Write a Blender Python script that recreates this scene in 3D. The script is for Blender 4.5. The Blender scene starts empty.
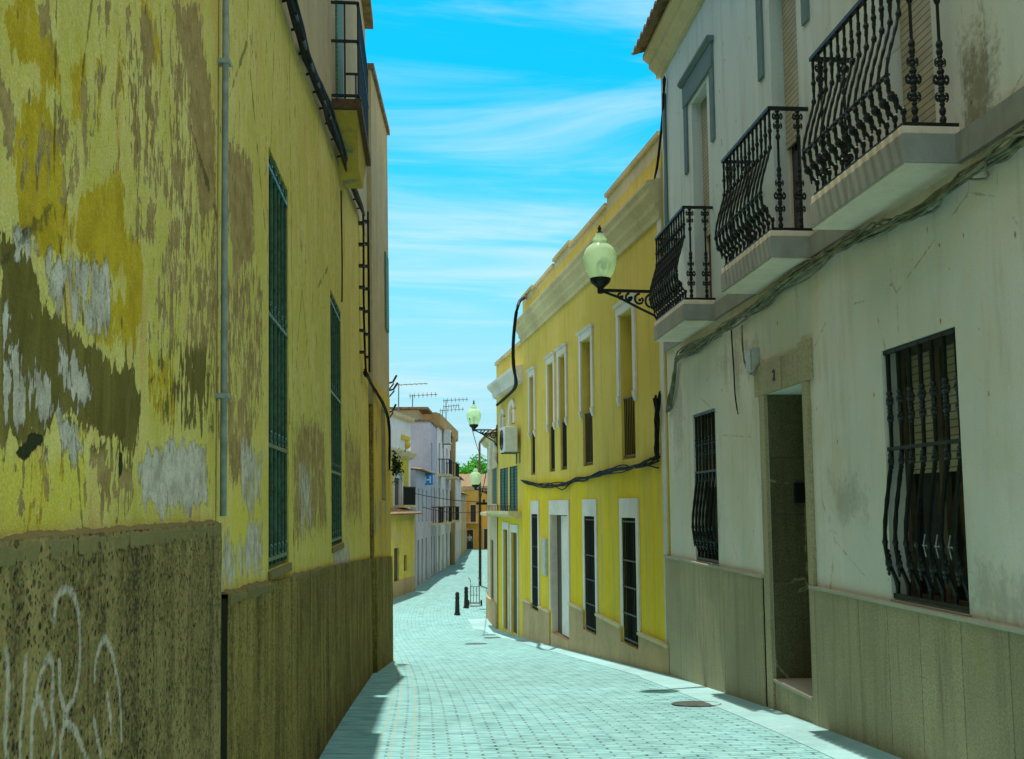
import bpy, bmesh, math, random
import numpy as np
from mathutils import Vector, Matrix

random.seed(7)
R = math.radians
SC = bpy.context.scene
COL = SC.collection

# ------------------------------------------------------------------ camera
W, H = 1024.0, 759.0
FPX = 1090.0                     # focal length in pixels
VPX, VPY = 425.0, 506.0          # where the street's own direction vanishes
EYE = 1.55
ey = Vector((VPX - W / 2, VPY - H / 2, FPX)).normalized()
ez = Vector((-.005, -1, (VPY - H / 2 - .005 * (W / 2 - VPX)) / FPX))
ez = (ez - ey * ez.dot(ey)).normalized()
ex = ey.cross(ez)
cam_d = bpy.data.cameras.new('camera')
cam = bpy.data.objects.new('camera', cam_d)
COL.objects.link(cam)
cam.matrix_world = Matrix(((ex.x, -ex.y, -ex.z, 0), (ey.x, -ey.y, -ey.z, 0), (ez.x, -ez.y, -ez.z, EYE), (0, 0, 0, 1)))
cam_d.sensor_width = 36
cam_d.lens = FPX * 36 / W
cam_d.clip_start = .05
cam_d.clip_end = 9000
SC.camera = cam

# ------------------------------------------------------------------ sun, sky, exposure
SUN = Vector((-.045, .40, 1.0)).normalized()       # direction to the sun
sun_el = math.asin(SUN.z)
sun_az = math.atan2(SUN.x, SUN.y)
sd = bpy.data.lights.new('sun', 'SUN')
sd.energy = 4.6
sd.angle = R(.5)
sd.color = (1.0, .96, .86)
so = bpy.data.objects.new('sun', sd)
COL.objects.link(so)
so.rotation_euler = (-SUN).to_track_quat('-Z', 'Y').to_euler()
so.location = SUN * 60

wd = bpy.data.worlds.new('World')
SC.world = wd
wd.use_nodes = True
wt = wd.node_tree
for n in list(wt.nodes):
    wt.nodes.remove(n)


class NT:
    """short hand for building node trees"""

    def __init__(s, tree):
        s.t = tree

    def n(s, typ, **kw):
        nd = s.t.nodes.new(typ)
        for k, v in kw.items():
            if k.startswith('i_'):
                nd.inputs[k[2:].replace('_', ' ')].default_value = v
            else:
                setattr(nd, k, v)
        return nd

    def link(s, a, b):
        s.t.links.new(a, b)

    def put(s, sock, v):
        if hasattr(v, 'links') or isinstance(v, bpy.types.NodeSocket):
            s.t.links.new(v, sock)
        elif isinstance(v, (tuple, list)) and len(v) == 3 and len(sock.default_value) == 4:
            sock.default_value = (*v, 1)
        else:
            sock.default_value = v

    def math(s, op, a, b=0.0, c=0.0, clamp=False):
        nd = s.n('ShaderNodeMath', operation=op, use_clamp=clamp)
        s.put(nd.inputs[0], a); s.put(nd.inputs[1], b); s.put(nd.inputs[2], c)
        return nd.outputs[0]

    def mix(s, f, a, b, mode='MIX'):
        nd = s.n('ShaderNodeMix', data_type='RGBA', blend_type=mode)
        s.put(nd.inputs[0], f); s.put(nd.inputs[6], a); s.put(nd.inputs[7], b)
        return nd.outputs[2]

    def ramp(s, v, lo, hi, a=0.0, b=1.0):
        nd = s.n('ShaderNodeMapRange', interpolation_type='SMOOTHSTEP')
        s.put(nd.inputs[0], v)
        for i, x in zip((1, 2, 3, 4), (lo, hi, a, b)):
            nd.inputs[i].default_value = x
        return nd.outputs[0]

    def coord(s, kind='Object', scale=(1, 1, 1), rot=(0, 0, 0), loc=(0, 0, 0)):
        tc = s.n('ShaderNodeTexCoord')
        mp = s.n('ShaderNodeMapping')
        s.link(tc.outputs[kind], mp.inputs[0])
        mp.inputs['Scale'].default_value = scale
        mp.inputs['Rotation'].default_value = rot
        mp.inputs['Location'].default_value = loc
        return mp.outputs[0]

    def noise(s, vec, scale=1.0, detail=6.0, rough=.6, dist=0.0):
        nd = s.n('ShaderNodeTexNoise')
        s.link(vec, nd.inputs['Vector'])
        nd.inputs['Scale'].default_value = scale
        nd.inputs['Detail'].default_value = detail
        nd.inputs['Roughness'].default_value = rough
        nd.inputs['Distortion'].default_value = dist
        return nd.outputs[0]

    def voro(s, vec, scale, feature='F1', rnd=1.0):
        nd = s.n('ShaderNodeTexVoronoi', feature=feature)
        s.link(vec, nd.inputs['Vector'])
        nd.inputs['Scale'].default_value = scale
        nd.inputs['Randomness'].default_value = rnd
        return nd.outputs[0]

    def attr(s, name):
        nd = s.n('ShaderNodeAttribute', attribute_name=name)
        return nd.outputs['Fac']


w = NT(wt)
FILL_SKY = (8.6, 8.3, 7.6)  # overhead sky fill, added out of view to brighten and warm the shaded walls
sky = w.n('ShaderNodeTexSky', sky_type='NISHITA', sun_disc=False)
sky.sun_elevation = sun_el
sky.sun_rotation = sun_az
sky.altitude = 300
sky.air_density = 1.0
sky.dust_density = 1.2
sky.ozone_density = 1.0
tc = w.n('ShaderNodeTexCoord')
sep = w.n('ShaderNodeSeparateXYZ')
w.link(tc.outputs['Generated'], sep.inputs[0])
zz = w.math('MAXIMUM', w.math('ADD', sep.outputs[2], .10), .02)
cx = w.math('DIVIDE', sep.outputs[0], zz)
cy = w.math('DIVIDE', sep.outputs[1], zz)
cmb = w.n('ShaderNodeCombineXYZ')
w.link(cx, cmb.inputs[0]); w.link(cy, cmb.inputs[1])
mp = w.n('ShaderNodeMapping')
w.link(cmb.outputs[0], mp.inputs[0])
mp.inputs['Scale'].default_value = (.42, 1.35, 1)
mp.inputs['Rotation'].default_value = (0, 0, R(7))
cl = w.noise(mp.outputs[0], 1.5, 10, .60, 1.3)
cl2 = w.noise(mp.outputs[0], .45, 3, .5, .2)
cloud = w.ramp(w.math('ADD', w.math('MULTIPLY', cl, .7), w.math('MULTIPLY', cl2, .5)), .535, .82, 0, .85)
tinted = w.mix(1.0, sky.outputs[0], (.02, 1.12, 1.36), 'MULTIPLY')
# pale air low down, an added warm-white fill overhead to lift the shade
low = w.ramp(sep.outputs[2], .03, .36, .95, 0)
hazed = w.mix(low, tinted, (3.3, 5.3, 5.9))
skyc = w.mix(cloud, hazed, (4.6, 6.2, 6.5))
fill_amt = w.math('MULTIPLY', w.ramp(sep.outputs[2], .45, .72), w.ramp(cl2, .25, .6, .65, 1))
skyc = w.mix(fill_amt, skyc, FILL_SKY)
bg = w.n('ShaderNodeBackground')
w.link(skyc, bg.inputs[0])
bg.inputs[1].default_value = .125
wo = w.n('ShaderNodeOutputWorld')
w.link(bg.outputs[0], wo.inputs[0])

vs = SC.view_settings
vs.view_transform = 'Standard'
vs.look = 'None'
vs.exposure = .28
vs.gamma = 1
vs.use_curve_mapping = False
SC.cycles.use_denoising = True
SC.cycles.max_bounces = 8
SC.cycles.diffuse_bounces = 5
SC.cycles.use_adaptive_sampling = True
SC.cycles.adaptive_threshold = .02

# ------------------------------------------------------------------ terrain profile
GY = [-60, -30, 0, 4, 8, 11, 15.6, 22, 28, 33, 38, 45, 55, 80, 120, 200, 600, 3000]
GD = [.9, 1.2, 1.56, 1.68, 1.87, 2.06, 2.43, 2.92, 3.38, 3.68, 3.84, 3.93, 4.0, 4.25, 4.72, 5.2, 6, 8]


def gz(y):
    a = np.interp([y - 1.5, y - .7, y, y + .7, y + 1.5], GY, GD)
    return EYE - float(a.mean())


CY = [-60, 0, 14, 20, 26, 31, 36, 41, 46, 52, 58, 66, 80, 119, 200]
CX = [1.33, 1.33, 1.33, 1.12, .78, .47, .30, .30, .48, .86, 1.32, 1.98, 3.1, 6.0, 12]


def cxat(y):
    a = np.interp(np.linspace(y - 3, y + 3, 9), CY, CX)
    return float(a.mean())


# ------------------------------------------------------------------ mesh helpers
class MB:
    def __init__(s):
        s.v = []
        s.f = []
        s.m = []
        s.mi = 0

    def add(s, verts, faces):
        b = len(s.v)
        s.v += [tuple(p) for p in verts]
        s.f += [tuple(b + i for i in f) for f in faces]
        s.m += [s.mi] * len(faces)

    def quad(s, a, b, c, d):
        s.add((a, b, c, d), ((0, 1, 2, 3),))

    def hexa(s, p):     # p: 8 corners, bottom ring then top ring
        s.add(p, ((3, 2, 1, 0), (4, 5, 6, 7), (0, 1, 5, 4), (1, 2, 6, 5), (2, 3, 7, 6), (3, 0, 4, 7)))

    def box(s, x0, x1, y0, y1, z0, z1):
        s.hexa([(x0, y0, z0), (x1, y0, z0), (x1, y1, z0), (x0, y1, z0),
                (x0, y0, z1), (x1, y0, z1), (x1, y1, z1), (x0, y1, z1)])

    def fbox(s, F, s0, s1, z0, z1, o0, o1):
        s.hexa([F.pt(s0, z0, o0), F.pt(s1, z0, o0), F.pt(s1, z0, o1), F.pt(s0, z0, o1),
                F.pt(s0, z1, o0), F.pt(s1, z1, o0), F.pt(s1, z1, o1), F.pt(s0, z1, o1)])

    def strip(s, F, ss, zl, zh, o0, o1):
        """a run along a facade whose bottom and top follow functions of s"""
        for a, b in zip(ss[:-1], ss[1:]):
            s.hexa([F.pt(a, zl(a), o0), F.pt(b, zl(b), o0), F.pt(b, zl(b), o1), F.pt(a, zl(a), o1),
                    F.pt(a, zh(a), o0), F.pt(b, zh(b), o0), F.pt(b, zh(b), o1), F.pt(a, zh(a), o1)])

    def prof(s, F, s0, s1, prof, caps=True):
        """sweep a closed (o, z) profile along a facade"""
        n = len(prof)
        vs_ = [F.pt(s0, z, o) for o, z in prof] + [F.pt(s1, z, o) for o, z in prof]
        fs = [(i, (i + 1) % n, n + (i + 1) % n, n + i) for i in range(n)]
        if caps:
            fs += [tuple(range(n))[::-1], tuple(range(n, 2 * n))]
        s.add(vs_, fs)

    def tube(s, path, r, n=6, caps=True):
        path = [Vector(p) for p in path]
        k = len(path)
        rs = r if isinstance(r, (list, tuple)) else [r] * k
        vs_, fs = [], []
        up = Vector((0, 0, 1))
        for i, p in enumerate(path):
            t = (path[min(i + 1, k - 1)] - path[max(i - 1, 0)])
            if t.length < 1e-9:
                t = Vector((0, 0, 1))
            t.normalize()
            a = up if abs(t.z) < .9 else Vector((0, 1, 0))
            u = t.cross(a).normalized()
            w_ = t.cross(u)
            for j in range(n):
                an = 2 * math.pi * j / n
                vs_.append(p + (u * math.cos(an) + w_ * math.sin(an)) * rs[i])
        for i in range(k - 1):
            for j in range(n):
                fs.append((i * n + j, i * n + (j + 1) % n, (i + 1) * n + (j + 1) % n, (i + 1) * n + j))
        if caps:
            fs += [tuple(range(n))[::-1], tuple(range((k - 1) * n, k * n))]
        s.add(vs_, fs)

    def lathe(s, c, prof, n=16, sx=1, sy=1):
        c = Vector(c)
        vs_, fs = [], []
        for r, z in prof:
            for j in range(n):
                an = 2 * math.pi * j / n
                vs_.append(c + Vector((math.cos(an) * r * sx, math.sin(an) * r * sy, z)))
        k = len(prof)
        for i in range(k - 1):
            for j in range(n):
                fs.append((i * n + j, i * n + (j + 1) % n, (i + 1) * n + (j + 1) % n, (i + 1) * n + j))
        fs += [tuple(range(n))[::-1], tuple(range((k - 1) * n, k * n))]
        s.add(vs_, fs)

    def ball(s, c, rx, ry=None, rz=None, n=8, m=5):
        ry = ry or rx; rz = rz or rx
        prof = []
        c = Vector(c)
        vs_, fs = [], []
        for i in range(m + 1):
            ph = math.pi * (i + .02) / (m + .04) - math.pi / 2
            for j in range(n):
                an = 2 * math.pi * j / n
                vs_.append(c + Vector((rx * math.cos(ph) * math.cos(an), ry * math.cos(ph) * math.sin(an), rz * math.sin(ph))))
        for i in range(m):
            for j in range(n):
                fs.append((i * n + j, i * n + (j + 1) % n, (i + 1) * n + (j + 1) % n, (i + 1) * n + j))
        s.add(vs_, fs)

    def build(s, name, mat, parent=None, smooth=False, recalc=True, bevel=0):
        me = bpy.data.meshes.new(name)
        org = ORG.get(parent.name, Vector((0, 0, 0))) if parent else getattr(s, 'org', Vector((0, 0, 0)))
        me.from_pydata([Vector(p) - org for p in s.v], [], s.f)
        mats = mat if isinstance(mat, (list, tuple)) else [mat]
        for m_ in mats:
            me.materials.append(m_)
        if len(mats) > 1:
            me.polygons.foreach_set('material_index', s.m)
        if recalc:
            bm = bmesh.new()
            bm.from_mesh(me)
            bmesh.ops.recalc_face_normals(bm, faces=bm.faces)
            bm.to_mesh(me)
            bm.free()
        if smooth:
            me.polygons.foreach_set('use_smooth', [True] * len(me.polygons))
        me.update()
        o = bpy.data.objects.new(name, me)
        COL.objects.link(o)
        if parent:
            o.parent = parent
        else:
            o.location = org
        ORG[o.name] = org
        if bevel:
            b = o.modifiers.new('bevel', 'BEVEL')
            b.width = bevel
            b.segments = 2
            b.limit_method = 'ANGLE'
        return o


ORG = {}


def tag(o, label=None, cat=None, group=None, kind=None):
    if label: o['label'] = label
    if cat: o['category'] = cat
    if group: o['group'] = group
    if kind: o['kind'] = kind
    return o


def thing(name, loc, label, cat, group=None):
    o = bpy.data.objects.new(name, None)
    o.empty_display_size = .3
    COL.objects.link(o)
    o.location = loc
    ORG[o.name] = Vector(loc)
    return tag(o, label, cat, group)


def copy_tree(o, parent=None):
    c = o.copy()
    COL.objects.link(c)
    if parent:
        c.parent = parent
    for ch in o.children:
        copy_tree(ch, c)
    return c


class Fac:
    """a facade: s runs along it, z up, o out into the street"""

    def __init__(s, O, d, side, lean=0.0):
        s.O = Vector((O[0], O[1], 0))
        s.d = Vector((d[0], d[1], 0)).normalized()
        s.n = Vector((s.d.y, -s.d.x, 0)) if side == 'L' else Vector((-s.d.y, s.d.x, 0))
        s.lean = lean

    def pt(s, a, z, o=0.0):
        p = s.O + s.d * a + s.n * (o - s.lean * (z - EYE))
        return Vector((p.x, p.y, z))

    def at(s, px, py, o=0.0):
        """where a sight line meets this wall: (s, z)"""
        r = ex * 0
        c = Vector(((px - W / 2) / FPX, (py - H / 2) / FPX, 1))
        r = Vector((ex.dot(c), ey.dot(c), ez.dot(c)))
        t = (o + s.O.dot(s.n)) / (r.dot(s.n) + s.lean * r.z)
        p = r * t
        return (Vector((p.x, p.y, 0)) - s.O).dot(s.d), p.z + EYE

    def p3(s, px, py, o=0.0):
        a, z = s.at(px, py, o)
        return s.pt(a, z, o)

    def g(s, a):
        return gz(s.pt(a, 0).y)


def wall_mb(F, s0, s1, z0, z1, openings, depth_house, mb=None, back=True):
    """front wall with real openings and reveals, plus ends and back"""
    mb = mb or MB()
    S = sorted(set([s0, s1] + [o[0] for o in openings] + [o[1] for o in openings]))
    Z = sorted(set([z0, z1] + [o[2] for o in openings] + [o[3] for o in openings]))
    for a, b in zip(S[:-1], S[1:]):
        if b - a < 1e-5: continue
        for c, d in zip(Z[:-1], Z[1:]):
            if d - c < 1e-5: continue
            ms, mz = (a + b) / 2, (c + d) / 2
            if any(o[0] < ms < o[1] and o[2] < mz < o[3] for o in openings):
                continue
            mb.quad(F.pt(a, c), F.pt(b, c), F.pt(b, d), F.pt(a, d))
    for o in openings:
        a, b, c, d, dp = o[:5]
        mb.quad(F.pt(a, c), F.pt(a, d), F.pt(a, d, -dp), F.pt(a, c, -dp))
        mb.quad(F.pt(b, c), F.pt(b, d), F.pt(b, d, -dp), F.pt(b, c, -dp))
        mb.quad(F.pt(a, d), F.pt(b, d), F.pt(b, d, -dp), F.pt(a, d, -dp))
        mb.quad(F.pt(a, c), F.pt(b, c), F.pt(b, c, -dp), F.pt(a, c, -dp))
    D = depth_house
    if back:
        mb.quad(F.pt(s0, z0), F.pt(s0, z1), F.pt(s0, z1, -D), F.pt(s0, z0, -D))
        mb.quad(F.pt(s1, z0), F.pt(s1, z1), F.pt(s1, z1, -D), F.pt(s1, z0, -D))
        mb.quad(F.pt(s0, z0, -D), F.pt(s1, z0, -D), F.pt(s1, z1, -D), F.pt(s0, z1, -D))
        mb.quad(F.pt(s0, z1), F.pt(s1, z1), F.pt(s1, z1, -D), F.pt(s0, z1, -D))
    return mb


# ------------------------------------------------------------------ materials
def new_mat(name):
    m = bpy.data.materials.new(name)
    m.use_nodes = True
    t = m.node_tree
    for n in list(t.nodes):
        t.nodes.remove(n)
    k = NT(t)
    out = k.n('ShaderNodeOutputMaterial')
    b = k.n('ShaderNodeBsdfPrincipled')
    k.link(b.outputs[0], out.inputs[0])
    k.bsdf = b
    b.inputs['Specular IOR Level'].default_value = .12
    k.out = out
    k.mat = m
    return k


def bump(k, h, dist=.01, strength=.6):
    nd = k.n('ShaderNodeBump')
    nd.inputs['Strength'].default_value = strength
    nd.inputs['Distance'].default_value = dist
    k.link(h, nd.inputs['Height'])
    k.link(nd.outputs[0], k.bsdf.inputs['Normal'])


def plaster(name, col, dark=.72, stain=(.12, .11, .07), stain_amt=.45, scale=1.0, rough=.9, bd=.006, patch=None, patch_amt=.0, yellow=None):
    k = new_mat(name)
    co = k.coord()
    st = k.coord(scale=(2.6, 2.6, .28))
    big = k.noise(co, .55 * scale, 5, .6)
    fine = k.noise(co, 7 * scale, 6, .65)
    grit = k.noise(co, 90, 3, .6)
    streak = k.noise(st, 1.7 * scale, 7, .65, .3)
    c = k.mix(k.ramp(big, .3, .7), tuple(x * dark for x in col), col)
    c = k.mix(k.ramp(fine, .35, .75, 0, .35), c, tuple(min(1, x * 1.18) for x in col))
    if yellow:
        c = k.mix(k.ramp(k.noise(co, .9 * scale, 4, .6, .4), .48, .62, 0, .7), c, yellow)
    if patch:
        pn = k.math('ADD', k.math('MULTIPLY', k.noise(co, 1.3 * scale, 8, .62, .5), .7), k.math('MULTIPLY', streak, .35))
        c = k.mix(k.ramp(pn, .60 - patch_amt, .63 - patch_amt), c, patch)
    c = k.mix(k.ramp(streak, .50, .78, 0, stain_amt), c, stain)
    c = k.mix(k.ramp(grit, .35, .7, .12, 0), c, (.03, .03, .02))
    k.put(k.bsdf.inputs['Base Color'], c)
    k.bsdf.inputs['Roughness'].default_value = rough
    bump(k, k.math('ADD', k.math('MULTIPLY', fine, 1.0), k.math('MULTIPLY', grit, .35)), bd, .55)
    return k.mat


def simple(name, col, rough=.6, metal=0.0, var=.25, scale=8, bd=0.0, spec=.25):
    k = new_mat(name)
    co = k.coord()
    n = k.noise(co, scale, 6, .62)
    c = k.mix(k.ramp(n, .3, .7), tuple(x * (1 - var) for x in col), tuple(min(1, x * (1 + var * .6)) for x in col))
    k.put(k.bsdf.inputs['Base Color'], c)
    k.put(k.bsdf.inputs['Roughness'], k.ramp(n, .2, .8, max(0, rough - .12), min(1, rough + .12)))
    k.bsdf.inputs['Metallic'].default_value = metal
    k.bsdf.inputs['Specular IOR Level'].default_value = spec
    if bd:
        bump(k, n, bd, .6)
    return k.mat


def mat_peel():
    """old lime-painted wall: pale paint, ochre coats, bare render, white plaster"""
    k = new_mat('peeling_paint')
    co = k.coord()
    sv = k.coord(scale=(3.0, 3.0, .85))
    sv2 = k.coord(scale=(9.0, 9.0, 3.6), rot=(R(-6), 0, 0))
    sv3 = k.coord(scale=(19.0, 19.0, 4.2), rot=(R(8), 0, 0))
    half = lambda v, m: k.math('MULTIPLY', k.math('SUBTRACT', v, .5), m)
    n1 = k.noise(co, 1.6, 10, .66, .35)
    n2 = k.noise(sv, 2.3, 9, .66, .5)
    n3 = k.noise(sv2, 1.5, 8, .68, .3)
    n5 = k.noise(sv3, 1.0, 7, .62, .3)
    n6 = k.noise(k.coord(scale=(26, 26, 11)), 1.0, 6, .66, .4)
    n4 = k.noise(co, 9, 8, .72)
    grit = k.noise(co, 130, 3, .6)
    pale = k.mix(k.ramp(n1, .38, .62), PALE0, PALE1)
    pale = k.mix(k.ramp(n4, .42, .66, 0, .35), pale, PALE2)
    # faint pinkish bleeding of an older coat
    pale = k.mix(k.ramp(k.noise(k.coord(scale=(4, 4, .8), loc=(5, 2, 1)), 1.6, 6, .6), .52, .70, 0, .7), pale, (.74, .40, .115))
    pale = k.mix(k.math('MULTIPLY', k.ramp(n5, .46, .62), .22), pale, (.56, .40, .08))
    # bright low coat
    c = k.mix(k.ramp(k.math('ADD', k.attr('bright'), half(n2, .9)), .36, .64, 0, .85), pale, (.76, .58, .065))
    # ochre coat with torn edges
    och = k.math('ADD', k.attr('ochre'), k.math('ADD', half(n2, 1.1), k.math('ADD', half(n3, 1.3), k.math('ADD', half(n1, 1.2), half(n6, .8)))))
    c = k.mix(k.ramp(och, .485, .53), c, k.mix(k.ramp(n4, .35, .65), OCH0, OCH1))
    # lime scuffs
    c = k.mix(k.ramp(n6, .60, .68, 0, .3), c, (.86, .72, .38))
    # bare render
    br = k.math('ADD', k.attr('bare'), k.math('ADD', k.math('ADD', half(n2, .7), half(n6, 1.55)), k.math('ADD', half(n3, .95), k.math('ADD', half(n5, .4), half(n1, 1.2)))))
    bm_ = k.ramp(br, .495, .515)
    barec = k.mix(k.ramp(n4, .3, .7), (.30, .18, .05), (.52, .34, .115))
    oliv = k.mix(k.ramp(n2, .3, .7), (.12, .088, .010), (.25, .18, .034))
    barec = k.mix(k.ramp(k.math('ADD', k.attr('olive'), half(n1, .5)), .3, .6), barec, oliv)
    rim = k.math('MULTIPLY', k.ramp(br, .47, .50), k.math('SUBTRACT', 1.0, bm_))
    c = k.mix(k.math('MULTIPLY', rim, .55), c, (.86, .74, .42))
    c = k.mix(bm_, c, barec)
    # white plaster
    wh = k.math('ADD', k.attr('white'), k.math('ADD', half(n1, 1.3), k.math('ADD', half(n3, 1.3), k.math('ADD', half(n5, 1.1), half(n6, .6)))))
    wm_ = k.ramp(wh, .49, .56)
    c = k.mix(wm_, c, k.mix(k.ramp(n4, .3, .7), (.40, .32, .21), (.78, .66, .50)))
    # damp and mould runs
    damp = k.ramp(k.noise(k.coord(scale=(5.5, 5.5, .35)), 1.5, 8, .65, .2), .57, .78, 0, .35)
    c = k.mix(damp, c, (.22, .155, .03))
    hole = k.ramp(k.math('ADD', k.attr('hole'), k.math('ADD', half(n4, .8), half(n3, .5))), .48, .56)
    c = k.mix(hole, c, (.030, .034, .010))
    # spots
    spot = k.ramp(k.voro(k.coord(scale=(14, 14, 7)), 1.0), .10, .17, .85, 0)
    gate = k.ramp(n2, .46, .56)
    c = k.mix(k.math('MULTIPLY', spot, gate), c, (.20, .12, .03))
    ck = k.voro(k.coord(scale=(.9, .9, .28), loc=(3, 1, 2)), 1.0, 'DISTANCE_TO_EDGE')
    ckd = k.math('ADD', ck, half(n4, .05))
    c = k.mix(k.ramp(ckd, .0, .006, .65, 0), c, (.06, .045, .015))
    c = k.mix(k.ramp(grit, .35, .7, .22, 0), c, (.06, .045, .012))
    k.put(k.bsdf.inputs['Base Color'], c)
    k.bsdf.inputs['Roughness'].default_value = .92
    h = k.math('SUBTRACT', k.math('ADD', k.math('MULTIPLY', n4, .45), k.math('MULTIPLY', grit, .14)), k.math('MULTIPLY', bm_, .55))
    bump(k, k.math('SUBTRACT', k.math('ADD', h, k.math('MULTIPLY', wm_, -.25)), k.math('MULTIPLY', hole, .8)), .03, 1.0)
    return k.mat


PALE0, PALE1, PALE2 = (.66, .52, .075), (.80, .625, .155), (.86, .70, .30)
OCH0, OCH1 = (.50, .31, .006), (.66, .43, .018)


def mat_roughcast(name, c0, c1, graffiti=False):
    k = new_mat(name)
    co = k.coord()
    n1 = k.noise(co, 1.3, 7, .65)
    st = k.noise(k.coord(scale=(4, 4, .5)), 1.6, 7, .65, .3)
    v = k.voro(co, 42)
    v2 = k.voro(co, 75)
    n4 = k.noise(co, 20, 6, .7)
    c = k.mix(k.ramp(n1, .3, .7), c0, c1)
    c = k.mix(k.ramp(st, .46, .66, 0, .85), c, tuple(x * .34 for x in c0))
    c = k.mix(k.ramp(k.noise(k.coord(scale=(2.2, 2.2, .3), loc=(7, 2, 1)), 1.5, 6, .62), .50, .66, 0, .6), c, tuple(min(1, x * 1.5) for x in c1))
    c = k.mix(k.ramp(k.noise(co, 3.1, 8, .7), .55, .7, 0, .5), c, tuple(min(1, x * 1.5) for x in c1))
    wob = k.math('MULTIPLY', k.math('SUBTRACT', n4, .5), .12)
    ckr = k.math('ADD', k.voro(k.coord(scale=(1.6, 1.6, .42), loc=(1, 4, 2)), 1.0, 'DISTANCE_TO_EDGE'), wob)
    c = k.mix(k.ramp(ckr, .0, .012, .55, 0), c, (.03, .024, .006))
    c = k.mix(k.ramp(n4, .52, .72, 0, .6), c, tuple(min(1, x * 1.7) for x in c1))
    c = k.mix(k.ramp(n4, .30, .46, .6, 0), c, tuple(x * .4 for x in c0))
    pit = k.math('MAXIMUM', k.math('MULTIPLY', k.ramp(k.voro(co, 30), .18, .30, 1, 0), k.ramp(k.noise(co, 6, 5, .6), .40, .52)), k.math('MULTIPLY', k.ramp(k.voro(co, 62), .2, .32, 1, 0), k.ramp(k.noise(co, 8, 5, .6), .42, .56)))
    c = k.mix(k.math('MULTIPLY', pit, .9), c, (.022, .018, .006))
    c = k.mix(k.ramp(v2, .2, .7, .35, 0), c, tuple(min(1, x * 1.45) for x in c1))
    if graffiti:
        gr = k.math('ADD', k.attr('spray'), k.math('MULTIPLY', k.math('SUBTRACT', n4, .5), .9))
        c = k.mix(k.ramp(gr, .45, .95, 0, .6), c, (.80, .68, .52))
    k.put(k.bsdf.inputs['Base Color'], c)
    k.bsdf.inputs['Roughness'].default_value = .95
    crack = k.voro(k.coord(scale=(1.5, 1.5, .5), loc=(1, 4, 2)), 1.0, 'DISTANCE_TO_EDGE')
    h = k.math('SUBTRACT', k.math('MULTIPLY', n4, 1.1), k.math('ADD', k.math('MULTIPLY', v, .9), k.math('MULTIPLY', pit, 1.3)))
    bump(k, h, .03, 1.0)
    return k.mat


def mat_pavers():
    k = new_mat('concrete_pavers')
    tc = k.n('ShaderNodeTexCoord')
    uv = tc.outputs['UV']
    co = k.coord()
    br = k.n('ShaderNodeTexBrick', offset=.5, squash=1)
    suv = k.n('ShaderNodeSeparateXYZ')
    k.link(uv, suv.inputs[0])
    swp = k.n('ShaderNodeCombineXYZ')
    k.link(suv.outputs[1], swp.inputs[0])
    k.link(suv.outputs[0], swp.inputs[1])
    k.link(swp.outputs[0], br.inputs['Vector'])
    slab = k.n('ShaderNodeTexBrick', offset=.5, squash=1)
    k.link(swp.outputs[0], slab.inputs['Vector'])
    for nm, v in (('Scale', 1), ('Mortar Size', .011), ('Mortar Smooth', .3), ('Bias', 0), ('Brick Width', 2.9), ('Row Height', .33)):
        slab.inputs[nm].default_value = v
    slab.inputs['Color1'].default_value = (.12, .32, .315, 1)  # left edge slabs toned darker to deepen the wall's shadow on them
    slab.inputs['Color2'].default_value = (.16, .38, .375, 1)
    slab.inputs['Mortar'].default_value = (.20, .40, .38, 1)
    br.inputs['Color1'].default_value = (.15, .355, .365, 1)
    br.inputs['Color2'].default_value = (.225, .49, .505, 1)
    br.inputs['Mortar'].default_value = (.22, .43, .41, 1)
    br.inputs['Scale'].default_value = 1
    br.inputs['Mortar Size'].default_value = .012
    br.inputs['Mortar Smooth'].default_value = .35
    br.inputs['Bias'].default_value = 0
    br.inputs['Brick Width'].default_value = .25
    br.inputs['Row Height'].default_value = .085
    n1 = k.noise(co, .8, 6, .6)
    n2 = k.noise(co, 14, 6, .7)
    n3 = k.noise(co, 2.6, 8, .7, .4)
    edge = k.math('LESS_THAN', suv.outputs[1], -1.69)
    base = k.mix(edge, br.outputs[0], slab.outputs[0])
    bfac = k.mix(edge, br.outputs[1], slab.outputs[1])
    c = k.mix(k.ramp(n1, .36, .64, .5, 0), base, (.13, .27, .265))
    jn = k.ramp(k.noise(co, 5, 6, .7), .34, .62, .45, 1.0)
    c = k.mix(k.math('MULTIPLY', bfac, jn), c, (.03, .042, .025))
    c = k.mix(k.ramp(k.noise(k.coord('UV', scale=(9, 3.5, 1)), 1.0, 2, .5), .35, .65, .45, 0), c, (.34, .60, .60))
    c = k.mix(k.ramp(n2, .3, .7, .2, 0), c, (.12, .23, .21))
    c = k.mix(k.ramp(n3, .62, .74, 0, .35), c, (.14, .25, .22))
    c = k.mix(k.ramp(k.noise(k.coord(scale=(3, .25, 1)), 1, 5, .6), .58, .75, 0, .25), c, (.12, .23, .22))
    # ochre dust in two long joints that follow the street
    su = k.n('ShaderNodeSeparateXYZ')
    k.link(uv, su.inputs[0])
    lines = None
    for u0 in (-1.69, -1.59, -1.42):
        d = k.math('ABSOLUTE', k.math('SUBTRACT', su.outputs[1], u0))
        l = k.ramp(d, .004, .012, .4, 0)
        lines = l if lines is None else k.math('MAXIMUM', lines, l)
    c = k.mix(lines, c, (.36, .33, .15))
    k.put(k.bsdf.inputs['Base Color'], c)
    k.bsdf.inputs['Roughness'].default_value = .8
    h = k.math('ADD', k.math('MULTIPLY', bfac, -1.0), k.math('MULTIPLY', n2, .3))
    bump(k, h, .008, .8)
    return k.mat


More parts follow.
